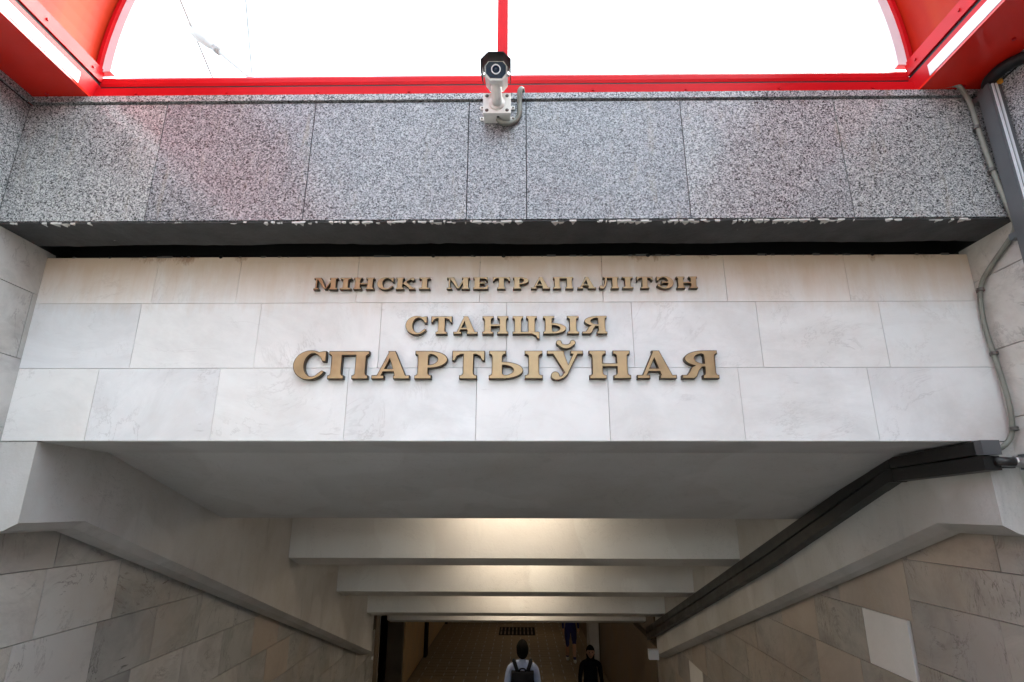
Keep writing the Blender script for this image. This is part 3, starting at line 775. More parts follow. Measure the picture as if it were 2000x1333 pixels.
L2 = [(-0.580, -0.471), (-0.450, -0.343), (-0.336, -0.213), (-0.189, -0.057), (-0.036, 0.101), (0.119, 0.300), (0.316, 0.442)]
L3 = [(-1.131, -0.968), (-0.955, -0.752), (-0.735, -0.545), (-0.522, -0.359), (-0.337, -0.174), (-0.153, 0.114), (0.136, 0.316), (0.344, 0.548), (0.578, 0.772), (0.798, 0.980)]
for txt, LL, z0, z1, lab in (('МІНСКІМЕТРАПАЛІТЭН', L1, 1.083, 1.150, 'top line of small bronze letters reading МІНСКІ МЕТРАПАЛІТЭН on marble'),
                        ('СТАНЦЫЯ', L2, 0.838, 0.934, 'middle line of bronze letters reading СТАНЦЫЯ on marble'),
                        ('СПАРТЫЎНАЯ', L3, 0.607, 0.751, 'lowest line of large bronze letters reading СПАРТЫЎНАЯ on marble')):
    t = thing('station_lettering', lab, 'lettering', (0, YF, z0), 'bronze lettering on the lintel')
    dep = 0.030 if z0 > 1 else 0.034
    for ch, (a, b) in zip(txt, LL): letter(ch, a, b, z0, z1, YF - dep, YF - 0.003, t)

# ------------------------------------------------------------------ red canopy
can = thing('entrance_canopy', 'red steel framed barrel canopy with glazed end above the granite parapet', 'canopy', (-0.1, 2.5, 2.05))
FL, FR = -2.235, 2.040
ZB0, ZB1, ZR0, ZR1 = 2.0445, 2.150, 2.172, 2.250
YB = -7.0
# front frame
box('front_sill', (FL, YG + 0.020, 2.045), (FR, 2.56, 2.118), 'red', can, bevel=0.004)
box('front_gasket', (FL - .06, YG + 0.049, 2.1185), (FR + .06, 2.55, 2.150), 'cam_black', can)
bm = bmesh.new(); sect = [(2.478, 2.151), (2.500, 2.1505), (2.560, 2.1505), (2.560, 2.218), (2.500, 2.218), (2.484, 2.212), (2.476, 2.196), (2.474, 2.168)]
bm_prism(bm, sect, FL - 0.005, FR + 0.005, YZ)
finish('front_rail', bm, 'red', can, bevel=0.003)
# mullion up the middle of the glazing
box('mullion', (-0.118, 2.48, 2.20), (-0.060, 2.54, 4.4), 'red', can, bevel=0.006)
cxm, czm = (FL + FR) / 2, 2.30
RAD = (FR - FL) / 2 + 0.03
def arc_pt(a, rr=RAD): return (cxm + rr * math.cos(a), czm + rr * math.sin(a))
# glazed end
gp = [(FL - 0.01, 2.219), (FR + 0.01, 2.219)] + [arc_pt(math.pi * k / 48) for k in range(0, 49)]
half = (cxm + 0.01)
for nm, cond in (('end_pane', lambda x: x > -0.062), ('end_pane', lambda x: x < -0.116)):
    pts = [q for q in gp if cond(q[0])]
    if nm and pts[0][0] < -0.5: pts = [(FL - 0.01, 2.219), (-0.116, 2.219)] + [q for q in gp[2:] if cond(q[0])]
    else: pts = [(-0.062, 2.219), (FR + 0.01, 2.219)] + [q for q in gp[2:] if cond(q[0])]
    prism('end_pane', pts, 2.508, 2.514, XZ, 'glass', can)
def arch_rib(name, y0, y1, r0, r1, mat, a0=0.0, a1=math.pi, n=64):
    bm = bmesh.new(); rings = []
    for k in range(n + 1):
        a = a0 + (a1 - a0) * k / n; c_, s_ = math.cos(a), math.sin(a)
        rings.append([bm.verts.new((cxm + rr * c_, yv, czm + rr * s_)) for rr, yv in ((r0, y0), (r1, y0), (r1, y1), (r0, y1))])
    for A, B in zip(rings, rings[1:]):
        for i in range(4): bm.faces.new((A[i], A[(i + 1) % 4], B[(i + 1) % 4], B[i]))
    bm.faces.new(rings[0]); bm.faces.new(rings[-1])
    return finish(name, bm, mat, can)
arch_rib('end_arch', 2.462, 2.500, RAD - 0.075, RAD - 0.006, 'white_strip', -0.03, math.pi + 0.03)
arch_rib('arch_seal', 2.440, 2.4615, RAD - 0.026, RAD - 0.006, 'red', -0.03, math.pi + 0.03)
# vault: red sheets at the sides, clear sheets over the top
def vault(name, y0, y1, a0, a1, mat, n=14):
    bm = bmesh.new(); rings = []
    for k in range(n + 1):
        a = a0 + (a1 - a0) * k / n; c_, s_ = math.cos(a), math.sin(a)
        rings.append([bm.verts.new((cxm + rr * c_, yv, czm + rr * s_)) for rr, yv in ((RAD, y0), (RAD + 0.008, y0), (RAD + 0.008, y1), (RAD, y1))])
    for A, B in zip(rings, rings[1:]):
        for i in range(4): bm.faces.new((A[i], A[(i + 1) % 4], B[(i + 1) % 4], B[i])).smooth = i % 2 == 0
    bm.faces.new(rings[0]); bm.faces.new(rings[-1])
    return finish(name, bm, mat, can)
ysv = [2.50, 2.06, 1.60, 0.60, -0.90, -2.40, -3.90, -5.40, -7.0]
A_RED = R(24)
for q1, q0 in zip(ysv, ysv[1:]):
    vault('red_side_sheet', q0 + 0.003, q1 - 0.003, -0.045, A_RED, 'red_sheet')
    vault('red_side_sheet', q0 + 0.003, q1 - 0.003, math.pi - A_RED, math.pi + 0.045, 'red_sheet')
    vault('clear_roof_sheet', q0 + 0.003, q1 - 0.003, A_RED + 0.004, math.pi - A_RED - 0.004, 'glass', 24)
for q in (0.60, -2.40, -5.40, -7.0): arch_rib('roof_rib', q - 0.03, q + 0.03, RAD - 0.07, RAD - 0.004, 'red')
# base frame along both sides: under-plate, pale strip, groove, upper rail
for sg, F_, O_ in ((-1, FL, OL), (1, FR, OR)):
    a, b = sorted((F_, O_ + sg * 0.05))
    bm = bmesh.new(); bm_box(bm, (a, YB, ZB0), (b, 2.70, ZB0 + 0.012)); finish('base_plate', bm, 'red_gloss', can, bevel=0.002)
    for yj in (1.72,):
        a2, b2 = sorted((F_ + sg * 0.01, O_ + sg * 0.04)); box('plate_joint', (a2, yj, ZB0 - 0.0015), (b2, yj + 0.004, ZB0 + 0.002), 'cam_black', can)
    a, b = sorted((F_, F_ + sg * 0.05))
    box('inner_web', (a, YB, ZB0 + 0.0125), (b, 2.70, ZB1), 'red', can, bevel=0.003)
    a, b = sorted((F_ - sg * 0.0025, F_ + sg * 0.004))
    box('pale_strip', (a, YB, ZB0 + 0.014), (b, 2.34, ZB0 + 0.076), 'white_strip', can, bevel=0.001)
    a, b = sorted((F_ + sg * 0.006, F_ + sg * 0.055))
    box('rail_gap', (a, YB, ZB1 + 0.0005), (b, 2.478, ZR0 - 0.0005), 'cam_black', can)
    a, b = sorted((F_ - sg * 0.004, F_ + sg * 0.07))
    box('base_rail', (a, YB, ZR0), (b, 2.474, ZR1), 'red', can, bevel=0.005)
bm = bmesh.new()
for k in range(60):                                       # crumbs of white sealant under the front sill
    x = random.choice([random.gauss(-0.85, .12), random.gauss(1.15, .15), random.gauss(-1.2, .2), random.uniform(-2.1, 2.0)])
    if not FL < x < FR: continue
    bm_box(bm, (x, YG + .004, 2.0435), (x + random.uniform(.006, .05), YG + .0195, 2.0465 + random.uniform(0, .004)))
finish('sealant_crumb', bm, 'white_plastic', can)['kind'] = 'stuff'

for sg, F_, O_ in ((-1, FL, OL), (1, FR, OR)):              # bolt heads on the rails and plates
    for yv in (2.40, 2.10, 1.80, 1.50, 1.20):
        tube('bolt', [(F_ - sg * 0.0038, yv, 2.211), (F_ - sg * 0.010, yv, 2.211)], 0.008, 'red', can, 6, False)
        tube('bolt', [((F_ + O_) / 2 + sg * 0.05, yv, ZB0 + 0.001), ((F_ + O_) / 2 + sg * 0.05, yv, ZB0 - 0.006)], 0.009, 'red', can, 6, False)
for k in range(9):
    xv = FL + 0.22 + k * 0.48
    tube('bolt', [(xv, YG + 0.0205, 2.082), (xv, YG + 0.014, 2.082)], 0.007, 'red', can, 6, False)

# ------------------------------------------------------------------ security camera on the parapet
cc = thing('security_camera', 'white bullet security camera with black sun shield on the granite parapet', 'security camera', (-0.11, YG, 1.9))
mx, mz = -0.110, 1.925
jb = box('junction_box', (mx - 0.066, YG - 0.068, mz - 0.058), (mx + 0.066, YG - 0.001, mz + 0.052), 'cam_white', cc, bevel=0.012)
for sx in (-1, 1):
    for sz in (-0.035, 0.030):
        bm = bmesh.new(); bm_box(bm, (mx + sx * 0.060 - 0.014, YG - 0.008, mz + sz - 0.010), (mx + sx * 0.060 + 0.026 * (sx > 0) + 0.014 * (sx < 0) - 0.026 * 0, YG - 0.001, mz + sz + 0.010)) if False else bm_box(bm, (min(mx + sx * 0.055, mx + sx * 0.088), YG - 0.008, mz + sz - 0.010), (max(mx + sx * 0.055, mx + sx * 0.088), YG - 0.001, mz + sz + 0.010))
        lug = finish('mounting_lug', bm, 'cam_white', jb, bevel=0.004)
        tube('screw', [(mx + sx * 0.079, YG - 0.012, mz + sz), (mx + sx * 0.079, YG - 0.004, mz + sz)], 0.0045, 'screw', jb, 8)
pl = box('mounting_plate', (mx - 0.069, YG - 0.082, mz - 0.061), (mx + 0.069, YG - 0.0685, mz + 0.056), 'cam_white', cc, bevel=0.005)
for sx in (-1, 1):
    for sz in (-0.044, 0.040):
        tube('screw', [(mx + sx * 0.050, YG - 0.0835, mz + sz), (mx + sx * 0.050, YG - 0.078, mz + sz)], 0.009, 'screw', pl, 12)
tube('screw', [(mx + 0.004, YG - 0.05, mz - 0.0595), (mx + 0.004, YG - 0.05, mz - 0.055)], 0.007, 'cam_black', jb, 10)
# neck and housing; the head looks outwards and slightly down
tube('neck_flange', [(mx, YG - 0.082, mz - 0.004), (mx, YG - 0.092, mz - 0.004)], 0.040, 'cam_white', cc, 28)
hd_c = Vector((mx, YG - 0.165, mz + 0.086))
tube('neck', [(mx, YG - 0.090, mz - 0.004), (mx, YG - 0.135, mz - 0.002), (mx, YG - 0.158, mz + 0.018), hd_c - Vector((0, 0, 0.035))], 0.026, 'cam_white', cc, 24)
axis = Vector((0.015, -0.90, -0.43)).normalized(); side = Vector((1, 0, 0)); side = (side - axis * side.dot(axis)).normalized(); upv = side.cross(axis)
if upv.z < 0: upv = -upv
def loft(name, prof, stations, mat, parent, close=True):
    """prof: (side, up) outline; stations: (distance along axis, scale, lift)"""
    bm = bmesh.new(); rings = []
    for d, s_, lf in stations:
        rings.append([bm.verts.new(hd_c + axis * d + side * (a * s_) + upv * (b * s_ + lf)) for a, b in prof])
    n = len(prof)
    for A, B in zip(rings, rings[1:]):
        for i in range(n): bm.faces.new((A[i], A[(i + 1) % n], B[(i + 1) % n], B[i]))
    if close: bm.faces.new(rings[0]); bm.faces.new(rings[-1])
    return finish(name, bm, mat, parent)
hp = [(-0.032, -0.050), (0.032, -0.050), (0.054, -0.024), (0.055, 0.016), (0.038, 0.038), (-0.038, 0.038), (-0.055, 0.016), (-0.054, -0.024)]
hs = loft('housing', hp, [(-0.105, 0.86, 0), (-0.09, 1, 0), (0.085, 1, 0), (0.100, 0.95, 0)], 'cam_white', cc)
fp = [(a * 0.86, (b + 0.003) * 0.82) for a, b in hp]
loft('front_window', fp, [(0.0985, 1, 0.0), (0.1025, 1, 0.0)], 'cam_glass', hs)
bm = bmesh.new(); ring0 = []
c0 = hd_c + axis * 0.1028
for rr, dd in ((0.0175, 0), (0.0225, 0), (0.0225, 0.004), (0.0175, 0.004)):
    ring0.append([bm.verts.new(c0 + axis * dd + side * (rr * math.cos(2 * math.pi * k / 28)) + upv * (rr * math.sin(2 * math.pi * k / 28))) for k in range(28)])
for i in range(4):
    A, B = ring0[i], ring0[(i + 1) % 4]
    for k in range(28): bm.faces.new((A[k], A[(k + 1) % 28], B[(k + 1) % 28], B[k]))
finish('lens_ring', bm, 'white_plastic', hs)
tube('lens', [c0, c0 + axis * 0.0025], 0.0165, 'cam_glass', hs, 24)
# sun shield: bent sheet over the top and sides
sp_o = [(-0.071, -0.020), (-0.071, 0.036), (-0.036, 0.068), (0.036, 0.068), (0.071, 0.036), (0.071, -0.020)]
sp_i = [(0.0675, -0.020), (0.0675, 0.0345), (0.0345, 0.0645), (-0.0345, 0.0645), (-0.0675, 0.0345), (-0.0675, -0.020)]
loft('sun_shield', sp_o + sp_i, [(-0.07, 0.97, 0), (0.135, 1.0, 0)], 'cam_black', cc)
for sx in (-1, 1):
    q = hd_c + side * (sx * 0.049) + axis * 0.045 - upv * 0.012
    tube('side_screw', [q, q + side * (sx * 0.014)], 0.006, 'cam_white', hs, 10)
corrugated('camera_conduit', [(mx + 0.004, YG - 0.035, mz - 0.058), (mx + 0.018, YG - 0.035, mz - 0.078), (mx + 0.055, YG - 0.022, mz - 0.076), (mx + 0.095, YG - 0.013, mz - 0.050), (mx + 0.112, YG - 0.013, mz - 0.005),
            (mx + 0.112, YG - 0.013, mz + 0.070), (mx + 0.114, YG - 0.024, mz + 0.118), (mx + 0.124, YG - 0.012, mz + 0.140), (mx + 0.130, YG + 0.014, mz + 0.134)], 0.0135, cc, 'conduit', 0.007)

# ------------------------------------------------------------------ cables and trunking on the right
t = thing('vertical_cable_trunk', 'tall grey steel cable trunk with bright ribs in the right corner', 'cable trunk', (2.31, 2.35, -1.6))
ZT = 1.99
box('trunk_body', (2.285, 2.315, -1.6), (2.348, 2.385, ZT), 'trunk_grey', t, bevel=0.006)
for xr in (2.300, 2.318): box('bright_rib', (xr, 2.3095, -1.6), (xr + 0.009, 2.3155, ZT - 0.004), 'bright', t, bevel=0.002)  # pale strips that paint the glints along the trunk's edges
for zz in (1.95, 1.2, 0.3): box('wall_bracket', (2.292, 2.3855, zz), (2.340, 2.4285, zz + 0.03), 'trunk_grey', t)
# rubber sleeve passing over the coping
bm = bmesh.new(); bm_tube(bm, catmull([(2.314, 2.35, ZT - 0.01), (2.308, 2.335, ZT + 0.016), (2.305, 2.29, ZT + 0.024), (2.312, 2.24, ZT + 0.026), (2.335, 2.19, ZT + 0.022), (2.36, 2.16, ZT + 0.018)], 8), 0.028, 14)
finish('rubber_sleeve', bm, 'cam_black', t, smooth=True)
box('cable_plug', (2.325, 2.295, ZT - 0.012), (2.343, 2.310, ZT + 0.008), 'orange', t, bevel=0.002)

t = thing('flexible_conduit', 'thin greenish corrugated conduit curving down the right corner to the trunking', 'conduit', (2.3, 2.6, 0.28))
corrugated('hose', [(2.10, 2.440, 2.053), (2.165, 2.412, 2.056), (2.215, 2.398, 2.046), (2.244, 2.400, 1.985), (2.256, 2.40, 1.90), (2.266, 2.40, 1.68), (2.285, 2.398, 1.45), (2.303, 2.400, 1.33), (2.325, 2.420, 1.262),
          (2.334, 2.50, 1.212), (2.335, 2.60, 1.155), (2.332, 2.675, 1.095), (2.330, 2.710, 1.01), (2.330, 2.722, 0.87), (2.331, 2.712, 0.73), (2.331, 2.700, 0.60), (2.331, 2.695, 0.48), (2.330, 2.705, 0.385), (2.322, 2.722, 0.322), (2.285, 2.728, 0.282), (2.235, 2.722, 0.266), (2.185, 2.722, 0.270)], 0.0125, t, 'conduit', 0.008)
for q in ((2.335, 2.695, 1.06), (2.335, 2.706, 0.73), (2.335, 2.70, 0.36), (2.278, 2.402, 1.56), (2.262, 2.404, 1.80)):
    bm = bmesh.new(); bm_tube(bm, [(q[0] - 0.006, q[1] - 0.002, q[2] - 0.008), (q[0] - 0.006, q[1] - 0.002, q[2] + 0.008)], 0.0165, 12)
    bm_box(bm, (q[0] - 0.004, q[1] + 0.005, q[2] - 0.009), (q[0] + 0.016, q[1] + 0.03, q[2] + 0.009))
    finish('conduit_clip', bm, 'screw', t)

def trunking(name, label, ztop, zh, ystart, yend, group, dx0, dx1, o0=0.0, o1=0.092):
    t = thing(name, label, 'cable trunk', (XR, ystart, ztop), group=group)
    x0, x1 = XR - dx1, XR - dx0
    ky = 3.40; k = 0.30; kz = ztop - 0.022
    m0 = [(ystart, ztop), (ky, kz), (ky, kz - zh), (ystart, ztop - zh)]
    prism('level_run', m0, x0, x1, YZ, 'trunk_black', t, bevel=0.004)
    def zl(v, off): return kz - off - k * 1.015 * (v - ky) - 0.006 * (v - ky)
    def ot(v): return o0 * min(1.0, (v - ky) / 1.8)              # the runs widen apart down to the first beam
    def ob(v): return zh + (o1 - zh) * min(1.0, (v - ky) / 1.8)
    vs = [ky + 0.10, ky + 0.9, ky + 1.8, yend]
    prism('sloping_run', [(v, zl(v, ot(v))) for v in vs] + [(v, zl(v, ob(v))) for v in reversed(vs)], x0 - 0.001, x1, YZ, 'trunk_black', t, bevel=0.004)
    ke = ky + 0.14
    prism('elbow', [(ky - 0.05, kz + 0.004), (ky + 0.02, kz + 0.003), (ke, zl(ke, ot(ke) - 0.002)), (ke, zl(ke, ob(ke) + 0.002)), (ky, kz - zh - 0.003), (ky - 0.05, kz - zh - 0.002)], x0 - 0.004, x1, YZ, 'trunk_black', t, bevel=0.003)
    return t
tu_ = trunking('ceiling_cable_trunk', 'upper black cable trunk following the ceiling corner down the right wall', 0.299, 0.060, 2.70, 10.6, 'twin black cable trunks', 0.002, 0.085)
box('end_cap', (XR - 0.090, 2.655, 0.236), (XR - 0.006, 2.6985, 0.302), 'trunk_grey', tu_, bevel=0.003)
tl_ = trunking('ceiling_cable_trunk', 'lower black cable trunk directly beneath the upper one on right wall', 0.233, 0.066, 2.68, 10.6, 'twin black cable trunks', 0.002, 0.078, 0.034, 0.122)
for dz, dl in ((0.215, 0.05), (0.190, 0.065), (0.175, 0.04)):
    box('torn_end_tab', (XR - 0.012, 2.655, dz), (XR + dl, 2.6795, dz + 0.008), 'trunk_black', tl_)
t = thing('short_cable_gland', 'ribbed steel gland joining the black trunks to a pipe at right edge', 'cable gland', (2.3, 2.68, 0.2))
tube('black_cable', [(2.18, 2.665, 0.207), (2.30, 2.665, 0.203)], 0.020, 'trunk_black', t)
corrugated('steel_spiral', [(2.262, 2.665, 0.205), (2.29, 2.665, 0.204), (2.32, 2.665, 0.203)], 0.027, t, 'steel', 0.010)
box('pipe_box', (2.315, 2.625, 0.170), (2.351, 2.70, 0.240), 'trunk_grey', t, bevel=0.004)

t = thing('small_junction_box', 'small white square box where the right plaster ledge ends', 'junction box', (2.2, 10.2, -2.25))
box('box_body', (2.06, 10.10, -2.33), (2.214, 10.198, -2.19), 'white_plastic', t, bevel=0.006)
box('box_lid', (2.066, 10.094, -2.324), (2.208, 10.0995, -2.196), 'white_plastic', t, bevel=0.003)
box('left_end', (XL - 0.0, 9.952, -2.32), (XL + 0.02, 10.0, -2.28), 'white_plastic', thing('ledge_end_fitting', 'tiny white fitting at the lower end of left ledge', 'fitting', (XL, 9.95, -2.3)))

# ------------------------------------------------------------------ floor grating
t = thing('floor_grating', 'dark rectangular grating set in the underpass floor ahead of the walkers', 'floor grating', (-0.12, 23.1, FZ))
box('frame', (-0.78, 22.4, FZ - 0.01), (0.54, 23.8, FZ + 0.004), 'cloth_black', t)
for r_ in range(2):
    for k in range(9):
        x = -0.72 + k * 0.14
        box('grating_bar', (x, 22.5 + r_ * 0.66, FZ + 0.0045), (x + 0.05, 23.02 + r_ * 0.66, FZ + 0.012), 'brown_wall', t)

# ------------------------------------------------------------------ people
def skin_body(name, parent, verts, edges, radii, mat, root, lv=2):
    me = bpy.data.meshes.new(name); me.from_pydata([Vector(v) for v in verts], edges, [])
    o = link(name, me, mat, parent)
    md = o.modifiers.new('skin', 'SKIN'); md.use_smooth_shade = True
    for i, rr in enumerate(radii):
        v = me.skin_vertices[0].data[i]; v.radius = rr if isinstance(rr, tuple) else (rr, rr); v.use_root = i == root
    s_ = o.modifiers.new('sub', 'SUBSURF'); s_.levels = lv; s_.render_levels = lv
    return o
def person(label, x, yv, z, H, face, shirt, trousers, hair_len, backpack=False, bare=False, stride=0.18, lean=0.0, armswing=0.12):
    """face = +1 walks away (+Y), -1 walks towards the stairs"""
    t = thing('person', label, 'person', (x, yv, z))
    k = H / 1.75
    def P(a, b, c): return (x + a * k * face, yv + (b + lean * max(0, c - 0.9)) * k * face, z + c * k)
    J = [P(0, 0, .95), P(0, 0, 1.12), P(0, 0, 1.30), P(0, -.01, 1.43), P(0, .0, 1.52),            # pelvis..neck 0-4
         P(-.10, 0, .90), P(-.10, stride * .5, .50), P(-.10, stride * .6, .09), P(-.10, stride * .6 + .14, .04),   # legs 5-8
         P(.10, 0, .90), P(.10, -stride * .1, .50), P(.10, -stride, .10), P(.10, -stride + .13, .045),          # 9-12
         P(-.18, 0, 1.41), P(-.23, -armswing * .4, 1.14), P(-.24, armswing * .4, .90),                   # arm 13-15
         P(.18, 0, 1.41), P(.23, armswing * .2, 1.14), P(.24, armswing * 1.4, .92)]                         # 16-18
    E_ = [(0, 1), (1, 2), (2, 3), (3, 4), (0, 5), (5, 6), (6, 7), (7, 8), (0, 9), (9, 10), (10, 11), (11, 12), (3, 13), (13, 14), (14, 15), (3, 16), (16, 17), (17, 18)]
    Rr = [(.16, .12), (.15, .11), (.17, .12), (.12, .09), .058, .095, .062, .042, .035, .095, .062, .042, .035, .062, .045, .032, .062, .045, .032]
    Rr = [tuple(c * k for c in q) if isinstance(q, tuple) else q * k for q in Rr]
    body = skin_body('body', t, J, E_, Rr, shirt, 0)
    legm = 'skin' if bare else trousers
    # trousers or shorts over the hips and legs
    tv = [P(0, 0, 1.02), P(0, 0, .93), P(-.10, 0, .86), P(-.10, stride * .45, .52), P(.10, 0, .86), P(.10, -stride * .1, .52)]
    te = [(0, 1), (1, 2), (2, 3), (1, 4), (4, 5)]; tr_ = [(.165, .125), (.175, .135), .108, .082, .108, .082]
    if not bare:
        tv += [P(-.10, stride * .6, .12), P(.10, -stride, .13)]; te += [(3, 6), (5, 7)]; tr_ += [.062, .062]
    skin_body('shorts' if bare else 'trousers', t, tv, te, [tuple(c * k for c in q) if isinstance(q, tuple) else q * k for q in tr_], trousers, 0)
    if bare:
        for s_, dy in ((-1, stride * .5), (1, -stride * .1)):
            skin_body('shin', t, [P(s_ * .10, dy, .54), P(s_ * .10, dy + (.02 if s_ < 0 else -stride * .9) * .5, .30), P(s_ * .10, stride * .6 if s_ < 0 else -stride, .10)], [(0, 1), (1, 2)], [.066 * k, .062 * k, .044 * k], 'skin', 0)
    # head with face features
    bm = bmesh.new(); hc = Vector(P(0, .01, 1.635))
    bmesh.ops.create_uvsphere(bm, u_segments=24, v_segments=16, radius=1)
    for v in bm.verts:
        q = v.co; jaw = 1 - 0.25 * max(0, -q.z)
        v.co = hc + Vector((q.x * .078 * jaw * k, q.y * .096 * jaw * k, q.z * .118 * k))
    hd = finish('head', bm, 'skin', t, smooth=True)
    bm = bmesh.new(); f = face
    bm_tube(bm, [hc + Vector((0, f * .088 * k, .02 * k)), hc + Vector((0, f * .112 * k, -.022 * k)), hc + Vector((0, f * .09 * k, -.032 * k))], .012 * k, 8); finish('nose', bm, 'skin', hd, smooth=True)
    for s_ in (-1, 1):
        bm = bmesh.new(); bmesh.ops.create_icosphere(bm, subdivisions=2, radius=.011 * k, matrix=Matrix.Translation(hc + Vector((s_ * .03 * k, f * .087 * k, .012 * k)))); finish('eye', bm, 'cam_black', hd)
        bm = bmesh.new(); bmesh.ops.create_icosphere(bm, subdivisions=2, radius=1)
        for v in bm.verts: v.co = hc + Vector((s_ * .080 * k + v.co.x * .010 * k, v.co.y * .020 * k, -.005 * k + v.co.z * .032 * k))
        finish('ear', bm, 'skin', hd, smooth=True)
    bm = bmesh.new(); bm_tube(bm, [hc + Vector((-.024 * k, f * .084 * k, -.055 * k)), hc + Vector((0, f * .090 * k, -.057 * k)), hc + Vector((.024 * k, f * .084 * k, -.055 * k))], .006 * k, 6); finish('mouth', bm, 'brown_wall', hd)
    bm = bmesh.new(); bmesh.ops.create_uvsphere(bm, u_segments=24, v_segments=16, radius=1)
    for v in bm.verts:
        q = v.co.copy(); fr = q.y * f      # front of the head
        zz = q.z
        if zz < 0: zz *= (hair_len if fr < 0.25 else 0.1)
        rr = 1.0 + random.uniform(-.02, .02)
        v.co = hc + Vector((q.x * .088 * rr * k, (q.y * .104 - f * .012) * rr * k, (zz * .128 + .008) * k))
        if fr > 0.35 and q.z < 0.35: v.co.y -= f * .03 * k
    finish('hair', bm, 'hair', hd, smooth=True)
    # hands with five fingers
    for s_, wr in ((-1, J[15]), (1, J[18])):
        wv = Vector(wr); sgn = s_ * face
        pal = wv + Vector((0, .01 * face, -.085 * k))
        vv = [wv, wv + Vector((0, 0, -.03 * k)), pal]; ee = [(0, 1), (1, 2)]; rr = [.026 * k, (.040 * k, .018 * k), (.038 * k, .017 * k)]
        hn = skin_body('hand', t, vv, ee, rr, 'skin', 0, 1)
        for i, fy in enumerate((-.030, -.010, .010, .030)):
            ln = (.065, .078, .074, .056)[i] * k
            bse = pal + Vector((0, fy * k, .0)); skin_body('finger', hn, [bse, bse + Vector((-sgn * .006, .002, -ln * .55)), bse + Vector((-sgn * .022, .004, -ln))], [(0, 1), (1, 2)], [.0095 * k, .0085 * k, .0075 * k], 'skin', 0, 1)
        bse = wv + Vector((0, face * .030 * k, -.045 * k)); skin_body('thumb', hn, [bse, bse + Vector((-sgn * .008, face * .025 * k, -.03 * k)), bse + Vector((-sgn * .014, face * .028 * k, -.058 * k))], [(0, 1), (1, 2)], [.012 * k, .010 * k, .008 * k], 'skin', 0, 1)
    # shoes
    for q in (8, 12):
        a = Vector(J[q - 1]); b = Vector(J[q]); d = Vector((0, face, 0))
        bm = bmesh.new()
        bm_tube(bm, [a + Vector((0, -face * .05 * k, -.045 * k)), a + Vector((0, face * .02 * k, -.04 * k)), b + Vector((0, 0, -.005 * k)), b + Vector((0, face * .06 * k, -.012 * k))], .045 * k, 12, True, lambda i: (.040, .050, .046, .028)[i] * k)
        finish('shoe', bm, 'shoe' if bare else 'cloth_black', t, smooth=True)
    if backpack:
        bc = Vector(P(0, -.19, 1.20))
        bm = bmesh.new(); bm_box(bm, bc + Vector((-.155 * k, -.085 * k, -.24 * k)), bc + Vector((.155 * k, .085 * k, .20 * k)))
        bp = thing('backpack', 'black backpack worn by the walker in the pale blue shirt', 'backpack', tuple(bc))
        finish('bag', bm, 'cloth_black', bp, bevel=.05 * k, seg=4, smooth=True)
        bm = bmesh.new(); bm_box(bm, bc + Vector((-.115 * k, -.118 * k, -.20 * k)), bc + Vector((.115 * k, -.075 * k, .0))); finish('front_pocket', bm, 'cloth_black', bp, bevel=.03 * k, seg=3, smooth=True)
        for s_ in (-1, 1):
            pts = catmull([P(s_ * .07, -.15, 1.40), P(s_ * .105, -.10, 1.475), P(s_ * .12, -.0, 1.498), P(s_ * .125, .09, 1.44), P(s_ * .13, .13, 1.30), P(s_ * .17, .09, 1.12), P(s_ * .17, -.10, 1.04)], 6)
            bm = bmesh.new(); bm_tube(bm, pts, .026 * k, 8); finish('shoulder_strap', bm, 'cloth_black', bp, smooth=True)
        bm = bmesh.new(); bm_tube(bm, catmull([P(-.05, -.16, 1.39), P(-.03, -.18, 1.435), P(.03, -.18, 1.435), P(.05, -.16, 1.39)], 6), .010 * k, 8); finish('carry_loop', bm, 'cloth_black', bp, smooth=True)
    return t
def stair_z(v): return -1.6 - (int((v - 2.7) / tread) + 1) * rise
person('person walking away down the stairs in a pale blue shirt with dark hair', 0.030, 9.02, -1.845 - 1.76, 1.76, 1, 'cloth_blue', 'cloth_black', 1.0, backpack=True)
person('person in navy clothes with bare legs and white shoes, far along the underpass', 1.52, 18.9, FZ, 1.72, -1, 'cloth_navy', 'cloth_navy', 1.0, bare=True)
person('person with long dark hair in black clothes hurrying towards the stairs', 1.42, 12.9, FZ, 1.70, -1, 'cloth_black', 'cloth_black', 2.1, lean=0.16, stride=.34, armswing=.25)

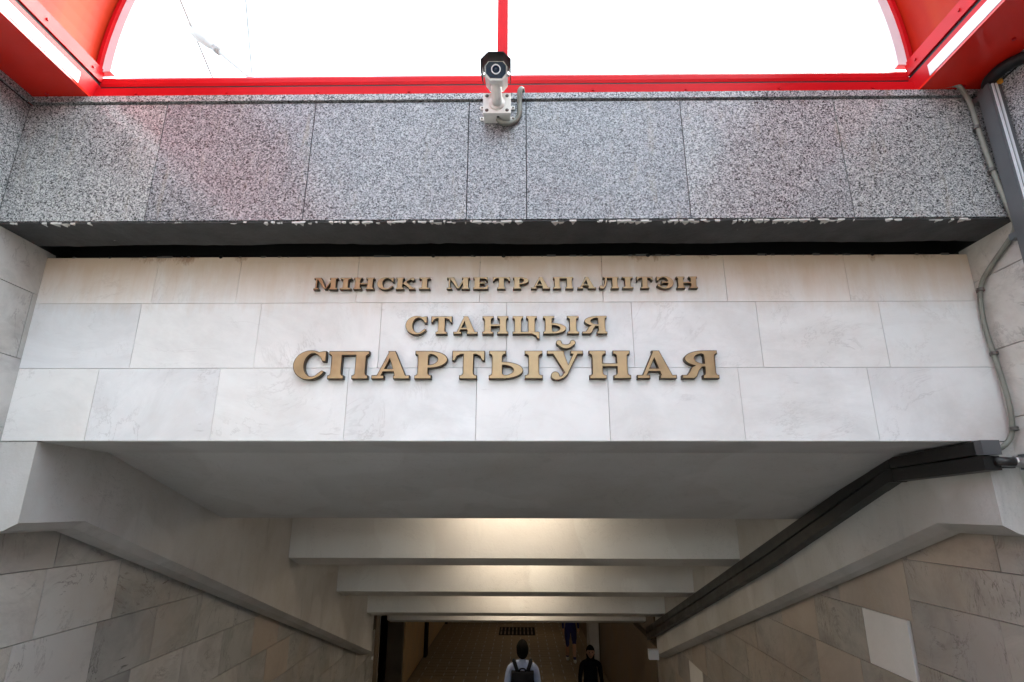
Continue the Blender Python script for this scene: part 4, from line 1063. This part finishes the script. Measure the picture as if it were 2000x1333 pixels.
# ------------------------------------------------------------------ street lamp and wires beyond the glass
t = thing('street_lamp', 'pale street lamp on an inclined arm seen faintly through the end glazing', 'street lamp', (-4.6, 9.0, GZ))
sc9 = 9.0
A = Vector((-0.665, 1, 0.965)) * sc9; B = Vector((-0.598, 1, 0.9056)) * sc9; Cc = Vector((-0.50, 1, 0.815)) * sc9
tube('arm', catmull([A, B, Cc, (-4.15, 9.0, 6.6), (-4.10, 9.0, 5.0)], 6), 0.045, 'pale_pole', t, 10)
tube('pole', [(-4.10, 9.0, 5.05), (-4.10, 9.0, GZ)], 0.075, 'pale_pole', t, 14)
h0 = Vector((-0.745, 1, 1.035)) * sc9; h1 = A + (B - A) * -0.02
dv = (h1 - h0).normalized(); sv = dv.cross(Vector((0, 1, 0))).normalized()
bm = bmesh.new(); rings = []
for tt, ww, hh in ((0, .05, .03), (.12, .12, .07), (.5, .15, .09), (.8, .11, .08), (.97, .05, .05), (1.0, .03, .03)):
    q = h0 + (h1 - h0) * tt
    rings.append([bm.verts.new(q + sv * (math.cos(2 * math.pi * k / 14) * ww * .8) + Vector((0, 1, 0)) * (math.sin(2 * math.pi * k / 14) * ww)) for k in range(14)])
for a, b in zip(rings, rings[1:]):
    for k in range(14): bm.faces.new((a[k], a[(k + 1) % 14], b[(k + 1) % 14], b[k]))
bm.faces.new(rings[0]); bm.faces.new(rings[-1]); lh = finish('lamp_head', bm, 'pale_pole', t, smooth=True)
qm = (h0 + h1) * 0.5
tube('lamp_lens', [h0 + (h1 - h0) * .15 - sv * .02 - Vector((0, .05, 0)), qm - sv * .02 - Vector((0, .12, 0)), h0 + (h1 - h0) * .75 - sv * .02 - Vector((0, .05, 0))], 0.07, 'glass', lh, 12)
tube('clamp', [h0 + (h1 - h0) * .93, h0 + (h1 - h0) * 1.12], 0.075, 'trunk_grey', lh, 12)
for lab, a, b in (('thin overhead wire passing the lamp head, left of the two', (-0.6677, .8996), (-0.7697, 1.105)), ('thin overhead wire right of the street lamp', (-0.5783, .8987), (-0.6195, 1.103))):
    a = Vector((a[0], 1, a[1])) * 11; b = Vector((b[0], 1, b[1])) * 8; d = b - a
    tag(tube('overhead_wire', [a - d * 1.5, a, b, b + d * 2], 0.02, 'cam_black', None, 6), lab, 'wire', 'overhead wires')
